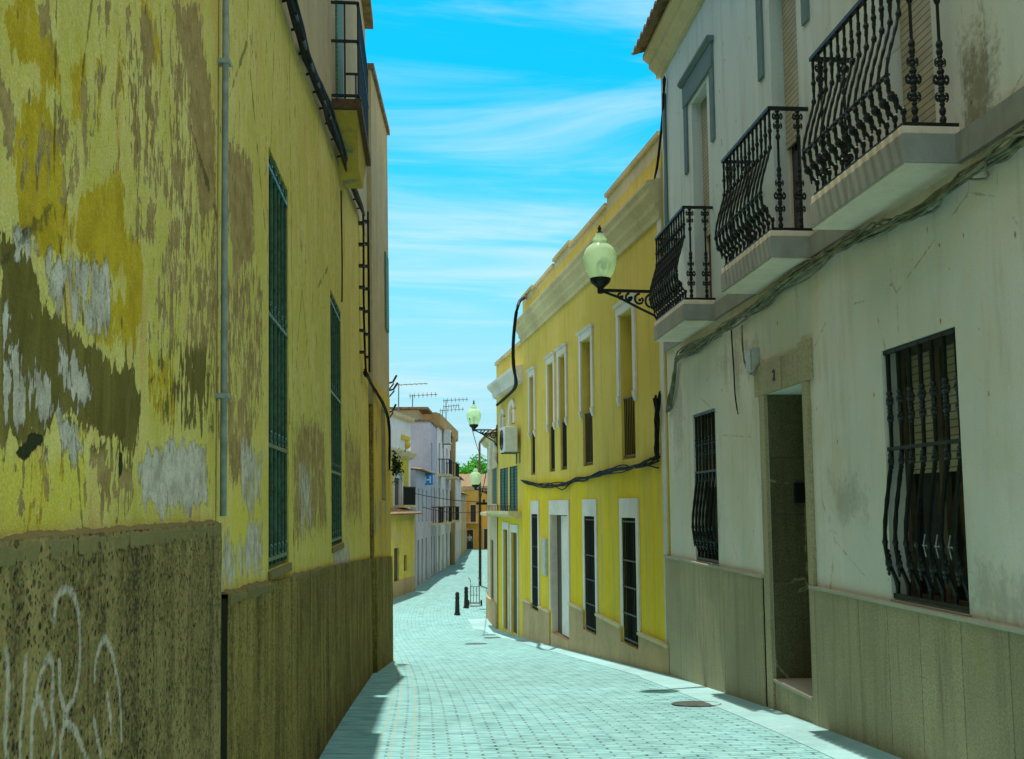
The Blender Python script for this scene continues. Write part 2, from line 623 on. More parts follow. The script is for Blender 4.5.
def mat_glassglobe():
    k = new_mat('ribbed_lamp_glass')
    b = k.bsdf
    b.inputs['Base Color'].default_value = (.80, .94, .72, 1)
    b.inputs['Roughness'].default_value = .18
    tr = k.n('ShaderNodeBsdfTranslucent')
    tr.inputs[0].default_value = (.80, .96, .66, 1)
    tp = k.n('ShaderNodeBsdfTransparent')
    tp.inputs[0].default_value = (.80, .96, .74, 1)
    a = k.n('ShaderNodeMixShader')
    a.inputs[0].default_value = .50
    k.link(b.outputs[0], a.inputs[1]); k.link(tr.outputs[0], a.inputs[2])
    c = k.n('ShaderNodeMixShader')
    c.inputs[0].default_value = .46
    k.link(a.outputs[0], c.inputs[1]); k.link(tp.outputs[0], c.inputs[2])
    k.link(c.outputs[0], k.out.inputs[0])
    return k.mat


def mat_louver(name, col, pitch, axis=2):
    """slatted shutter: the slats are relief with a narrow gap"""
    k = new_mat(name)
    tc = k.n('ShaderNodeTexCoord')
    sp = k.n('ShaderNodeSeparateXYZ')
    k.link(tc.outputs['Object'], sp.inputs[0])
    f = k.math('FRACT', k.math('DIVIDE', sp.outputs[axis], pitch))
    gap = k.ramp(f, .80, .90)
    n = k.noise(k.coord(), 5, 6, .6)
    c = k.mix(k.ramp(n, .3, .7), tuple(x * .75 for x in col), col)
    c = k.mix(gap, c, tuple(x * .25 for x in col))
    k.put(k.bsdf.inputs['Base Color'], c)
    k.bsdf.inputs['Roughness'].default_value = .6
    bump(k, k.math('MULTIPLY', f, -1), .012, .7)
    return k.mat


M = {}
M['peel'] = mat_peel()
M['roughcast'] = mat_roughcast('roughcast_plinth', (.15, .108, .026), (.34, .245, .082), True)
M['roughcast_far'] = mat_roughcast('mossy_roughcast', (.13, .092, .016), (.31, .22, .052))
M['ledge'] = plaster('crumbling_ledge', (.235, .18, .062), stain_amt=.6, bd=.02)
M['pink'] = plaster('pinkish_render', (.56, .43, .23), stain_amt=.5, bd=.008)
M['yellow_old'] = plaster('old_yellow_render', (.66, .44, .07), stain=(.20, .16, .05), stain_amt=.55, bd=.01, patch=(.30, .27, .16), patch_amt=.02)


def mat_grey():
    """painted render of the grey house: mottled coats, chips low down, mould beside the big balcony"""
    k = new_mat('grey_white_render')
    co = k.coord()
    half = lambda v, m: k.math('MULTIPLY', k.math('SUBTRACT', v, .5), m)
    big = k.noise(co, .8, 6, .6, .4)
    mid = k.noise(co, 2.6, 8, .66, .3)
    fine = k.noise(co, 16, 6, .68)
    grit = k.noise(co, 110, 3, .6)
    st = k.noise(k.coord(scale=(3, 3, .3)), 1.7, 7, .65, .2)
    st2 = k.noise(k.coord(scale=(1.2, 1.2, .12), loc=(2, 7, 0)), 1.2, 4, .55)
    c = k.mix(k.ramp(big, .36, .64), (.72, .66, .53), (.83, .77, .70))
    c = k.mix(k.ramp(st2, .44, .56, 0, .55), c, (.68, .70, .65))
    c = k.mix(k.ramp(mid, .46, .66, 0, .5), c, (.80, .69, .56))
    c = k.mix(k.ramp(st, .50, .76, 0, .42), c, (.48, .34, .18))
    c = k.mix(k.ramp(fine, .55, .75, 0, .22), c, (.45, .36, .24))
    hk_ = k.math('ADD', k.voro(k.coord(scale=(.8, .8, .6), loc=(2, 5, 1)), 1.0, 'DISTANCE_TO_EDGE'), half(fine, .035))
    c = k.mix(k.math('MULTIPLY', k.ramp(hk_, .0, .006, .6, 0), k.ramp(mid, .46, .56)), c, (.30, .24, .15))
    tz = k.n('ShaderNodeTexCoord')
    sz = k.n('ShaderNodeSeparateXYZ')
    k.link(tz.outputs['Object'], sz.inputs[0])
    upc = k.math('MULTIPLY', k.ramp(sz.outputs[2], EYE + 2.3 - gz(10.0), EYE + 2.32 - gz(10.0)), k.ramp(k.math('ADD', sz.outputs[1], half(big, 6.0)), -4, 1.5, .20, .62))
    c = k.mix(upc, c, k.mix(k.ramp(st, .4, .7), (.56, .72, .72), (.46, .60, .60)))  # bluish upper paint, plus sky tint painted in towards the far end
    # chips
    ch = k.math('MULTIPLY', k.ramp(k.voro(k.coord(scale=(7, 7, 4)), 1.0), .06, .11, 1, 0), k.ramp(mid, .50, .56))
    c = k.mix(ch, c, (.34, .22, .10))
    # mould
    tcn = k.n('ShaderNodeTexCoord')
    for (py_, pz_, ry_, rz_, a_) in MOULD:
        mpn = k.n('ShaderNodeMapping')
        k.link(tcn.outputs['Object'], mpn.inputs[0])
        mpn.inputs['Scale'].default_value = (.6, 1 / ry_, 1 / rz_)
        mpn.inputs['Location'].default_value = (0, -py_ / ry_, -pz_ / rz_)
        ln_ = k.n('ShaderNodeVectorMath', operation='LENGTH')
        sepn = k.n('ShaderNodeSeparateXYZ')
        k.link(mpn.outputs[0], sepn.inputs[0])
        cb_ = k.n('ShaderNodeCombineXYZ')
        k.link(sepn.outputs[1], cb_.inputs[1]); k.link(sepn.outputs[2], cb_.inputs[2])
        k.link(cb_.outputs[0], ln_.inputs[0])
        d = k.math('ADD', k.math('ADD', ln_.outputs['Value'], half(mid, 2.6)), k.math('ADD', half(fine, 2.2), half(st, 2.4)))
        c = k.mix(k.ramp(d, .0, 1.1, a_, 0), c, (.15, .115, .05))
    c = k.mix(k.ramp(grit, .35, .7, .14, 0), c, (.06, .05, .03))
    k.put(k.bsdf.inputs['Base Color'], c)
    k.bsdf.inputs['Roughness'].default_value = .88
    h = k.math('SUBTRACT', k.math('ADD', k.math('MULTIPLY', fine, .8), k.math('MULTIPLY', grit, .35)), k.math('MULTIPLY', ch, .8))
    bump(k, k.math('ADD', h, k.math('MULTIPLY', mid, 1.2)), .006, .6)
    return k.mat


GHZ = gz(10.0)
MOULD = [(6.42 - 10, EYE + 2.62 - GHZ, .26, .50, .75), (9.2 - 10, EYE + 2.5 - GHZ, .18, .2, .5), (8.9 - 10, EYE + .05 - GHZ, .5, .3, .35), (11.9 - 10, EYE + 1.6 - GHZ, .8, .3, .4), (14.9 - 10, EYE + 1.2 - GHZ, .4, .9, .35), (6.5 - 10, EYE - .6 - GHZ, .5, .25, .35)]
M['grey'] = mat_grey()
M['coping'] = plaster('stone_coping', (.50, .46, .36), stain=(.3, .25, .15), stain_amt=.3, bd=.003)
M['dark_joint'] = simple('near_black_joint', (.016, .014, .005), .95, 0, .4, 12, 0, .03)
M['granite'] = None
M['pave'] = mat_pavers()
M['glass'] = simple('dark_window_glass', (.012, .014, .012), .12, 0, .3, 3)
M['iron'] = simple('black_painted_iron', (.008, .012, .009), .46, 0, .4, 30, .002, .3)
M['green_iron'] = simple('dark_green_painted_iron', (.05, .10, .055), .35, 0, .4, 30, .002)
M['iron_far'] = simple('dull_black_iron', (.02, .022, .02), .6)
M['band'] = plaster('grey_string_course', (.36, .35, .31), stain_amt=.4, bd=.003)
M['soffit'] = plaster('pale_slab_underside', (.88, .72, .56), stain_amt=.15, bd=.002)
M['trim'] = plaster('blue_grey_window_trim', (.17, .25, .26), stain_amt=.2, bd=.002)
M['white_trim'] = plaster('white_plaster_trim', (.80, .74, .66), stain=(.3, .3, .24), stain_amt=.25, bd=.002)


def mat_yellow():
    k = new_mat('yellow_facade_paint')
    co = k.coord()
    half = lambda v, m: k.math('MULTIPLY', k.math('SUBTRACT', v, .5), m)
    big = k.noise(co, .7, 6, .6, .3)
    mid = k.noise(co, 3.2, 8, .66)
    fine = k.noise(co, 15, 6, .68)
    st = k.noise(k.coord(scale=(2.6, 2.6, .25)), 1.8, 8, .66, .2)
    st2 = k.noise(k.coord(scale=(1.0, 1.0, .10), loc=(4, 1, 0)), 1.3, 5, .6)
    sz = k.n('ShaderNodeSeparateXYZ')
    k.link(co, sz.inputs[0])
    z0 = EYE + .62 - gz(FY_MID)
    upc = k.ramp(k.math('ADD', sz.outputs[2], half(mid, .5)), z0 - .12, z0 + .12)
    low = k.mix(k.ramp(big, .35, .65), (.70, .49, .010), (.77, .55, .018))
    hi = k.mix(k.ramp(big, .35, .65), (.63, .465, .075), (.71, .53, .115))
    c = k.mix(upc, low, hi)
    c = k.mix(k.ramp(st2, .46, .62, 0, .45), c, (.64, .47, .09))
    c = k.mix(k.ramp(st, .47, .72, 0, .6), c, (.44, .30, .09))
    c = k.mix(k.ramp(mid, .55, .70, 0, .35), c, (.84, .63, .12))
    c = k.mix(k.ramp(fine, .56, .74, 0, .3), c, (.45, .32, .10))
    ch = k.math('MULTIPLY', k.ramp(k.voro(k.coord(scale=(6, 6, 3.5)), 1.0), .06, .11, 1, 0), k.ramp(mid, .52, .57))
    c = k.mix(ch, c, (.42, .30, .16))
    k.put(k.bsdf.inputs['Base Color'], c)
    k.bsdf.inputs['Roughness'].default_value = .9
    bump(k, k.math('ADD', k.math('MULTIPLY', fine, .8), k.math('MULTIPLY', mid, 1.0)), .005, .6)
    return k.mat


FY_MID = 15.6 + 6
M['yellow'] = mat_yellow()
M['beige_plinth'] = plaster('beige_stone_plinth', (.56, .39, .20), stain=(.16, .14, .07), stain_amt=.45, bd=.006)
M['beige'] = plaster('beige_far_render', (.66, .52, .32), stain_amt=.35)
M['cornice'] = plaster('pale_cornice_plaster', (.72, .60, .33), stain=(.45, .36, .18), stain_amt=.35, bd=.003)
M['lilac'] = plaster('lilac_grey_render', (.60, .58, .64), stain=(.44, .42, .44), stain_amt=.3)
M['white_far'] = plaster('white_far_render', (.88, .84, .80), stain=(.6, .55, .45), stain_amt=.25)
M['cream_far'] = plaster('cream_far_render', (.80, .64, .38), stain_amt=.3)
M['orange_far'] = plaster('ochre_orange_render', (.85, .50, .10), stain_amt=.3)
M['brown_far'] = plaster('brown_far_render', (.50, .34, .14), stain_amt=.4)
M['damp_yellow'] = plaster('damp_yellow_render', (.78, .60, .10), stain=(.36, .26, .1), stain_amt=.6, patch=(.60, .50, .30), patch_amt=.03)
M['ornament_yellow'] = simple('yellow_painted_ornament', (.62, .46, .03), .8)
M['tile'] = simple('old_roof_tile', (.24, .165, .085), .9, 0, .45, 6, .01)
M['shutter_green'] = mat_louver('green_slatted_shutter', (.13, .21, .10), .05)
M['shutter_teal'] = mat_louver('teal_slatted_shutter', (.07, .16, .14), .09)
M['roller'] = mat_louver('cream_roller_shutter', (.40, .37, .25), .055)
M['wood'] = simple('dark_wood', (.075, .055, .03), .6, 0, .35, 9, .003)
M['pipe'] = simple('blue_grey_pipe_paint', (.25, .265, .21), .55, 0, .3, 12)
M['cable'] = simple('grey_green_cable_sheath', (.20, .20, .13), .7, 0, .5, 6, 0, .12)
M['cable_black'] = simple('black_cable_sheath', (.010, .011, .009), .7, 0, .3, 8, 0, .15)
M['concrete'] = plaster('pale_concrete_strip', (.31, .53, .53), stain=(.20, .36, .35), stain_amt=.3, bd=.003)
M['ground'] = plaster('dry_ground', (.26, .25, .19), scale=.2)
M['globe'] = mat_glassglobe()
M['white_metal'] = simple('white_painted_metal', (.62, .66, .62), .4, 0, .12, 6)
M['grey_plastic'] = simple('grey_plastic', (.45, .47, .43), .5, 0, .15, 6)
M['sign_blue'] = simple('blue_sign_enamel', (.02, .28, .70), .35, 0, .1, 4)
M['sign_white'] = simple('white_sign_enamel', (.75, .78, .78), .35, 0, .05, 4)
M['rubber'] = simple('black_rubber', (.015, .015, .015), .8)
M['worn_iron'] = simple('flaking_grey_iron', (.24, .28, .25), .6, 0, .4, 30)
M['cast_iron'] = simple('worn_cast_iron', (.06, .07, .055), .7, .2, .5, 14, .004)
M['steel'] = simple('worn_steel', (.20, .21, .20), .4, .7, .3, 12)
M['bark'] = simple('bark', (.12, .08, .04), .9, 0, .4, 8, .02)
M['skin'] = simple('skin', (.45, .27, .18), .6, 0, .1)
M['shirt'] = simple('pale_blue_cloth', (.36, .50, .58), .9, 0, .15)
M['trousers'] = simple('dark_cloth', (.05, .06, .09), .9, 0, .2)
M['hair'] = simple('dark_hair', (.03, .02, .015), .8)
M['rust'] = simple('rusty_iron', (.10, .055, .025), .9, 0, .4, 20, .003)


def mat_leaf(name, a, b):
    k = new_mat(name)
    gi = k.n('ShaderNodeNewGeometry')
    c = k.mix(gi.outputs['Random Per Island'], a, b)
    k.put(k.bsdf.inputs['Base Color'], c)
    k.bsdf.inputs['Roughness'].default_value = .6
    return k.mat


M['leaf'] = mat_leaf('tree_leaves', (.06, .30, .015), (.14, .50, .04))
M['plant_leaf'] = mat_leaf('dark_plant_leaves', (.012, .03, .01), (.03, .06, .02))


def mat_granite(name, c0, c1, veins=False):
    k = new_mat(name)
    co = k.coord()
    v = k.voro(co, 110)
    n = k.noise(co, 60, 4, .7)
    big = k.noise(co, .9, 6, .6)
    st = k.noise(k.coord(scale=(3, 3, .3)), 1.6, 7, .6, .2)
    c = k.mix(k.ramp(n, .35, .65), c0, c1)
    oi = k.n('ShaderNodeObjectInfo')
    c = k.mix(k.math('MULTIPLY', oi.outputs['Random'], .35), c, tuple(x * .8 for x in c0))
    c = k.mix(k.ramp(v, .1, .5, .5, 0), c, tuple(x * .5 for x in c0))
    sx_ = k.noise(k.coord(scale=(9, 9, .5)), 1.4, 7, .66, .1)
    c = k.mix(k.ramp(sx_, .50, .72, 0, .55), c, tuple(x * .55 for x in c0))
    c = k.mix(k.ramp(k.noise(k.coord(scale=(5, 5, .9), loc=(1, 3, 2)), 1.5, 7, .66), .56, .72, 0, .5), c, (c1[0] * .8, c1[1] * .78, c1[2] * .35))
    c = k.mix(k.ramp(big, .35, .7, 0, .4), c, tuple(x * .62 for x in c0))
    c = k.mix(k.ramp(st, .5, .75, 0, .45), c, tuple(x * .5 for x in c0))
    if veins:
        d = k.voro(k.coord(scale=(1.2, 1.2, 1.2)), 1.0, 'DISTANCE_TO_EDGE')
        d = k.math('ADD', d, k.math('MULTIPLY', k.math('SUBTRACT', k.noise(co, 5, 5, .6), .5), .16))
        c = k.mix(k.ramp(k.math('ABSOLUTE', d), 0, .012, .6, 0), c, tuple(min(1, x * 2.2) for x in c1))
    k.put(k.bsdf.inputs['Base Color'], c)
    k.bsdf.inputs['Roughness'].default_value = .6
    bump(k, n, .002, .4)
    return k.mat


M['granite'] = mat_granite('granite_slabs', (.34, .28, .155), (.56, .475, .29))
M['granite_dark'] = mat_granite('dark_polished_granite', (.095, .085, .038), (.19, .17, .085), True)

# ------------------------------------------------------------------ ground, road
gmb = MB()
xs = [-3000, -400, -60, -12, 0, 12, 60, 400, 3000]
ys = [-300, -60, -20] + [i * 2.0 for i in range(-9, 70)] + [160, 220, 400, 900, 3000]
vv = [(x, y, gz(y) - .12) for y in ys for x in xs]
nx = len(xs)
gmb.add(vv, [(j * nx + i, j * nx + i + 1, (j + 1) * nx + i + 1, (j + 1) * nx + i) for j in range(len(ys) - 1) for i in range(nx - 1)])
tag(gmb.build('ground', M['ground'], recalc=False), kind='structure')

rmb = MB()
us = [-9, -5, -3, -2.2, -1.6, -1, -.5, 0, .5, 1, 1.6, 2.2, 3, 5, 9]
yy = list(np.arange(-8, 20, .5)) + list(np.arange(20, 62, .5)) + list(np.arange(62, 125, 1.5))
uvs = []
arc = 0
prev = None
verts = []
for y in yy:
    c = cxat(y)
    if prev is not None:
        arc += math.hypot(y - prev[0], c - prev[1])
    prev = (y, c)
    for u in us:
        # gentle dish across the street
        verts.append((c + u, y, gz(y) + .012 * min(abs(u), 2.2) ** 2 * .35))
        uvs.append((arc, u))
nu = len(us)
rmb.add(verts, [(j * nu + i, j * nu + i + 1, (j + 1) * nu + i + 1, (j + 1) * nu + i) for j in range(len(yy) - 1) for i in range(nu - 1)])
road = rmb.build('road', M['pave'], recalc=False, smooth=True)
ul = road.data.uv_layers.new(name='UVMap')
for lp in road.data.loops:
    ul.data[lp.index].uv = uvs[lp.vertex_index]
tag(road, kind='structure')


def rz(x, y):
    u = x - cxat(y)
    return gz(y) + .012 * min(abs(u), 2.2) ** 2 * .35


# ------------------------------------------------------------------ facades
FG = Fac((3.5, 0), (0, 1), 'R')                       # grey house
FY = Fac((3.5, 15.6), (-.0734, 1), 'R')               # yellow house
FR2 = Fac((2.56, 28.42), (-.0826, 1), 'R')
FR3 = Fac((2.16, 33.1), (0, 1), 'R')
FL = Fac((-.86, 0), (0, 1), 'L', .02)                 # left walls
FC = Fac((-.80, 17.25), (.05, 1), 'L', .016)


# ================================================================== LEFT: peeling house and its neighbour
def seg_dist(P, a, b):
    ab = b - a
    t = np.clip(((P - a) @ ab) / max(1e-12, ab @ ab), 0, 1)
    return np.linalg.norm(P - (a + t[:, None] * ab), axis=1)


def poly_mask(P, poly, fall):
    poly = np.array(poly)
    n = len(poly)
    ins = np.zeros(len(P), bool)
    dm = np.full(len(P), 1e9)
    for i in range(n):
        a, b = poly[i], poly[(i + 1) % n]
        cond = (a[1] > P[:, 1]) != (b[1] > P[:, 1])
        xi = (b[0] - a[0]) * (P[:, 1] - a[1]) / (b[1] - a[1] + 1e-12) + a[0]
        ins ^= cond & (P[:, 0] < xi)
        dm = np.minimum(dm, seg_dist(P, a, b))
    sdv = np.where(ins, dm, -dm)
    t = np.clip(sdv / fall * .5 + .5, 0, 1)
    return t * t * (3 - 2 * t)


def left_grid(F, s_arr, z_arr, openings, o=0.0):
    S = sorted(set(list(s_arr) + [q for op in openings for q in op[:2]]))
    Z = sorted(set(list(z_arr) + [q for op in openings for q in op[2:4]]))
    ns = len(S)
    SS, ZZ = np.meshgrid(S, Z)
    P = np.stack([SS.ravel(), ZZ.ravel()], 1)
    vs_ = [F.pt(a, z, o) for a, z in P]
    fs = []
    for j in range(len(Z) - 1):
        for i in range(ns - 1):
            ms, mz = (S[i] + S[i + 1]) / 2, (Z[j] + Z[j + 1]) / 2
            if any(op[0] < ms < op[1] and op[2] < mz < op[3] for op in openings):
                continue
            fs.append((j * ns + i, j * ns + i + 1, (j + 1) * ns + i + 1, (j + 1) * ns + i))
    return P, vs_, fs


def px_poly(F, pts):
    return [F.at(x, y) for x, y in pts]


# patches of wear, traced once and laid on the wall in metres: (level, corners)
BARE = [(.95, [(0, 235), (30, 255), (42, 305), (74, 335), (111, 368), (132, 372), (140, 400), (137, 445), (128, 446), (100, 428), (66, 405), (40, 430), (0, 440)]),
        (.80, [(170, 0), (196, 0), (212, 90), (217, 205), (200, 215), (188, 80)]),
        (.42, [(128, 0), (176, 0), (205, 130), (205, 210), (130, 200)]),
        (.50, [(170, 215), (219, 205), (219, 440), (160, 430), (140, 330)]),
        (.80, [(186, 345), (206, 345), (206, 395), (190, 400)]),
        (.74, [(226, 142), (252, 160), (256, 255), (232, 275)]),
        (.52, [(222, 270), (262, 270), (262, 420), (224, 420)]),
        (.66, [(131, 200), (158, 200), (156, 245), (132, 248)]),
        (.85, [(0, 75), (12, 100), (18, 140), (0, 145)]),
        (.8, [(36, 0), (50, 0), (52, 30), (40, 30)]),
        (.7, [(96, 0), (112, 0), (112, 28), (98, 22)]),
        (.66, [(78, 80), (92, 85), (92, 170), (84, 170)]),
        (.66, [(227, 385), (254, 390), (250, 490), (228, 470)]),
        (.66, [(292, 430), (322, 420), (328, 530), (294, 535)]),
        (.55, [(345, 430), (360, 440), (362, 520), (345, 525)]),
        (.55, [(58, 100), (76, 90), (82, 200), (66, 200)]),
        (.60, [(88, 440), (134, 448), (136, 520), (100, 515)])]
OLIVE = [(1.0, [(0, 200), (44, 250), (80, 330), (135, 365), (142, 455), (60, 440), (0, 445)]), (1.0, [(60, 350), (210, 350), (214, 470), (130, 470)])]
WHITE = [(.60, [(0, 285), (16, 300), (30, 345), (50, 372), (60, 405), (36, 425), (0, 432)]),
         (.72, [(60, 335), (78, 350), (92, 390), (84, 410), (64, 390)]),
         (.86, [(139, 455), (168, 440), (207, 445), (208, 500), (172, 517), (140, 510)]),
         (.62, [(8, 222), (36, 228), (42, 262), (20, 262)]),
         (.58, [(46, 250), (112, 255), (112, 335), (76, 335), (48, 305)]),
         (.62, [(220, 540), (264, 510), (264, 572), (220, 596)]),
         (.55, [(240, 440), (264, 440), (264, 520), (240, 520)]),
         (.70, [(298, 460), (312, 470), (312, 530), (300, 535)]),
         (.95, [(333, 545), (348, 540), (351, 575), (335, 590)]),
         (.70, [(6, 415), (40, 395), (56, 400), (84, 450), (76, 462), (48, 412), (14, 436)])]
OCHRE = [(.85, [(80, 190), (124, 186), (126, 276), (100, 270), (74, 236)]),
         (.66, [(12, 120), (40, 90), (66, 180), (68, 250), (40, 252), (18, 215)]),
         (.72, [(0, 0), (34, 0), (58, 60), (62, 90), (30, 60), (8, 40)]),
         (.62, [(62, 60), (84, 50), (90, 150), (66, 130)]),
         (.85, [(124, 238), (142, 238), (142, 318), (128, 318)]),
         (.55, [(140, 0), (160, 0), (164, 80), (142, 60)]),
         (.58, [(146, 350), (176, 355), (178, 430), (150, 425)]),
         (.56, [(70, 300), (140, 290), (140, 345), (100, 340)])]
BRIGHT = [(.75, [(0, 452), (86, 450), (92, 515), (60, 532), (0, 545)]), (.5, [(140, 505), (214, 505), (214, 520), (140, 522)]), (.5, [(232, 470), (262, 470), (262, 560), (226, 570)])]
HOLE = [(.8, [(14, 448), (34, 432), (44, 434), (42, 444), (24, 462), (16, 460)]), (.6, [(116, 445), (124, 445), (124, 480), (118, 482)])]

PIPE_S = FL.at(217, 300)[0]
JOIN_S = 17.25
EAVE_L = EYE + 7.75


def paint_attr(me, P, F):
    for nm, polys, fall, base in (('bare', BARE, .07, .20), ('olive', OLIVE, .2, .0), ('white', WHITE, .08, .10), ('ochre', OCHRE, .08, .16), ('bright', BRIGHT, .12, .10), ('hole', HOLE, .03, .0)):
        v = np.full(len(P), base)
        for lv, pl in polys:
            q = px_poly(F, pl)
            mk = poly_mask(P, q, fall * max(.5, q[0][0] / 3.5))
            v = np.maximum(v, base + (lv - base) * mk)
        # the far stretch and the top of the wall keep more paint
        if nm == 'bare':
            v = v + .10 * np.clip((2.0 - P[:, 1]) / 1.5, 0, 1) * (P[:, 0] > 4.4) - .10 * np.clip((P[:, 1] - 3.2) / 1.5, 0, 1)
        if nm == 'bright':
            v = v + .30 * np.clip((P[:, 0] - 4.4) / 1.5, 0, 1)
        if nm == 'ochre':
            v = v + .10 * (P[:, 0] < 4.4)
        at = me.attributes.new(nm, 'FLOAT', 'POINT')
        at.data.foreach_set('value', v.astype(np.float32))


def left_house(name, label, F, s0, s1, openings, zplinth, zp_arr_top, fine_z, plinth_mat, near):
    root = thing(name, F.pt((s0 + s1) / 2, F.g((s0 + s1) / 2), -3), label, 'house', 'old yellow houses on the left')
    cols = [s0]
    while cols[-1] < s1 - .01:
        cols.append(min(s1, cols[-1] + max(.018, .0075 * cols[-1])))
    zlo = min(zplinth(s0), zplinth(s1)) - .1
    rows = list(np.arange(zlo, fine_z, .035)) + list(np.arange(fine_z, EAVE_L, .25)) + [EAVE_L]
    P, vs_, fs = left_grid(F, cols, rows, openings)
    mb = MB()
    mb.add(vs_, fs)
    wl = mb.build('wall', M['peel'], root, recalc=False)
    paint_attr(wl.data, P, F)
    # reveals, ends, back and top of the same wall
    m2 = MB()
    for a, b, c, d, dp in openings:
        m2.quad(F.pt(a, c), F.pt(a, d), F.pt(a, d, -dp), F.pt(a, c, -dp))
        m2.quad(F.pt(b, c), F.pt(b, d), F.pt(b, d, -dp), F.pt(b, c, -dp))
        m2.quad(F.pt(a, d), F.pt(b, d), F.pt(b, d, -dp), F.pt(a, d, -dp))
        m2.quad(F.pt(a, c), F.pt(b, c), F.pt(b, c, -dp), F.pt(a, c, -dp))
    zb = F.g(s1) - .8
    D = 7
    m2.quad(F.pt(s0, zb), F.pt(s0, EAVE_L), F.pt(s0, EAVE_L, -D), F.pt(s0, zb, -D))
    m2.quad(F.pt(s1, zb), F.pt(s1, EAVE_L), F.pt(s1, EAVE_L, -D), F.pt(s1, zb, -D))
    m2.quad(F.pt(s0, zb, -D), F.pt(s1, zb, -D), F.pt(s1, EAVE_L, -D), F.pt(s0, EAVE_L, -D))
    m2.quad(F.pt(s0, EAVE_L), F.pt(s1, EAVE_L), F.pt(s1, EAVE_L, -D), F.pt(s0, EAVE_L, -D))
    m2.build('side_wall', M['yellow_old'], root)
    rf = MB()
    rf.fbox(F, s0 + .02, s1 - .02, EAVE_L + .003, EAVE_L + .14, -D, .14)
    rf.build('roof', M['tile'], root)
    return root


# openings (s0, s1, z0, z1, depth)
a0, zt = FL.at(268.5, 146)
_, zb_ = FL.at(268.5, 571)
a1, _ = FL.at(288.5, 400)
a0b, _ = FL.at(268.5, 400)
LW1 = (a0b, a1, zb_, zt, .10)
b0, zt2 = FL.at(331, 290)
b1, _ = FL.at(341.5, 420)
LW2 = (FL.at(331, 420)[0], b1, FL.at(331, 548)[1], zt2, .10)

zpA = lambda s: FL.at(110, 531)[1]


def zpB(s):
    return float(np.interp(s, [4, 4.6, 10, 15.6, 18, 22], [EYE - .33, EYE - .36, EYE - .53, EYE - .74, EYE - .82, EYE - .98]))


HA = left_house('peeling_house', 'old house wall with peeling yellow paint and white scrawl on its rough base', FL, .6, PIPE_S - .012, [], zpA, None, EYE + 2.6, M['roughcast'], True)
HB = left_house('yellow_house', 'faded yellow house with two tall green grilled windows and a small balcony up high', FL, PIPE_S + .012, JOIN_S - .05, [LW1, LW2], zpB, None, EYE + 4.6, M['roughcast_far'], False)

# near-black flush strip, painting in the dark of the open gap between the two
fl = MB()
fl.fbox(FL, PIPE_S - .058, PIPE_S + .108, FL.g(PIPE_S) - .3, zpB(PIPE_S) - .02, -.04, .031)
fl.build('party_joint', M['dark_joint'], HA)

# near plinth with sprayed letters: fine grid
s_lo, s_hi = .6, PIPE_S - .06
ss = list(np.arange(s_lo, s_hi, .0125)) + [s_hi]
zs_ = list(np.arange(FL.g(3) - .35, zpA(0), .0125)) + [zpA(0)]
PO = .035
P, vs_, fs = left_grid(FL, ss, zs_, [], PO)
rr = np.random.RandomState(3)
# rough edge along the top
mb = MB()
mb.add(vs_, fs)
pl = mb.build('plinth', M['roughcast'], HA, recalc=False)
STROKES = [[(12, 540), (17, 620), (10, 700), (14, 759)], [(52, 555), (47, 640), (40, 720), (40, 765)],
           [(62, 770), (64, 690), (72, 630), (86, 575), (98, 556), (106, 580), (104, 650), (110, 720), (100, 770)],
           [(119, 565), (120, 620), (130, 672), (122, 720), (120, 765)],
           [(109, 488), (112, 440), (130, 418), (148, 432), (158, 480), (160, 560), (150, 630), (130, 672), (150, 700), (165, 735), (178, 770)],
           [(190, 600), (192, 560), (205, 522), (216, 524), (230, 570), (240, 640), (243, 720)],
           [(188, 680), (196, 720), (202, 750)], [(214, 630), (222, 680), (222, 705)],
           [(66, 660), (80, 640), (92, 690)]]
spray = np.zeros(len(P))
for st in STROKES:
    q = [np.array(FL.at(x * .5, 380 + y * .5, PO)) for x, y in st]
    # smooth the stroke
    fine_q = []
    for i in range(len(q) - 1):
        p0, p1, p2, p3 = q[max(i - 1, 0)], q[i], q[i + 1], q[min(i + 2, len(q) - 1)]
        for t in np.linspace(0, 1, 6, endpoint=False):
            fine_q.append(.5 * ((2 * p1) + (p2 - p0) * t + (2 * p0 - 5 * p1 + 4 * p2 - p3) * t ** 2 + (3 * p1 - p0 - 3 * p2 + p3) * t ** 3))
    fine_q.append(q[-1])
    for a, b in zip(fine_q[:-1], fine_q[1:]):
        d = seg_dist(P, a, b)
        spray = np.maximum(spray, np.clip(1.15 - d / .022, 0, 1))
at = pl.data.attributes.new('spray', 'FLOAT', 'POINT')
at.data.foreach_set('value', spray.astype(np.float32))
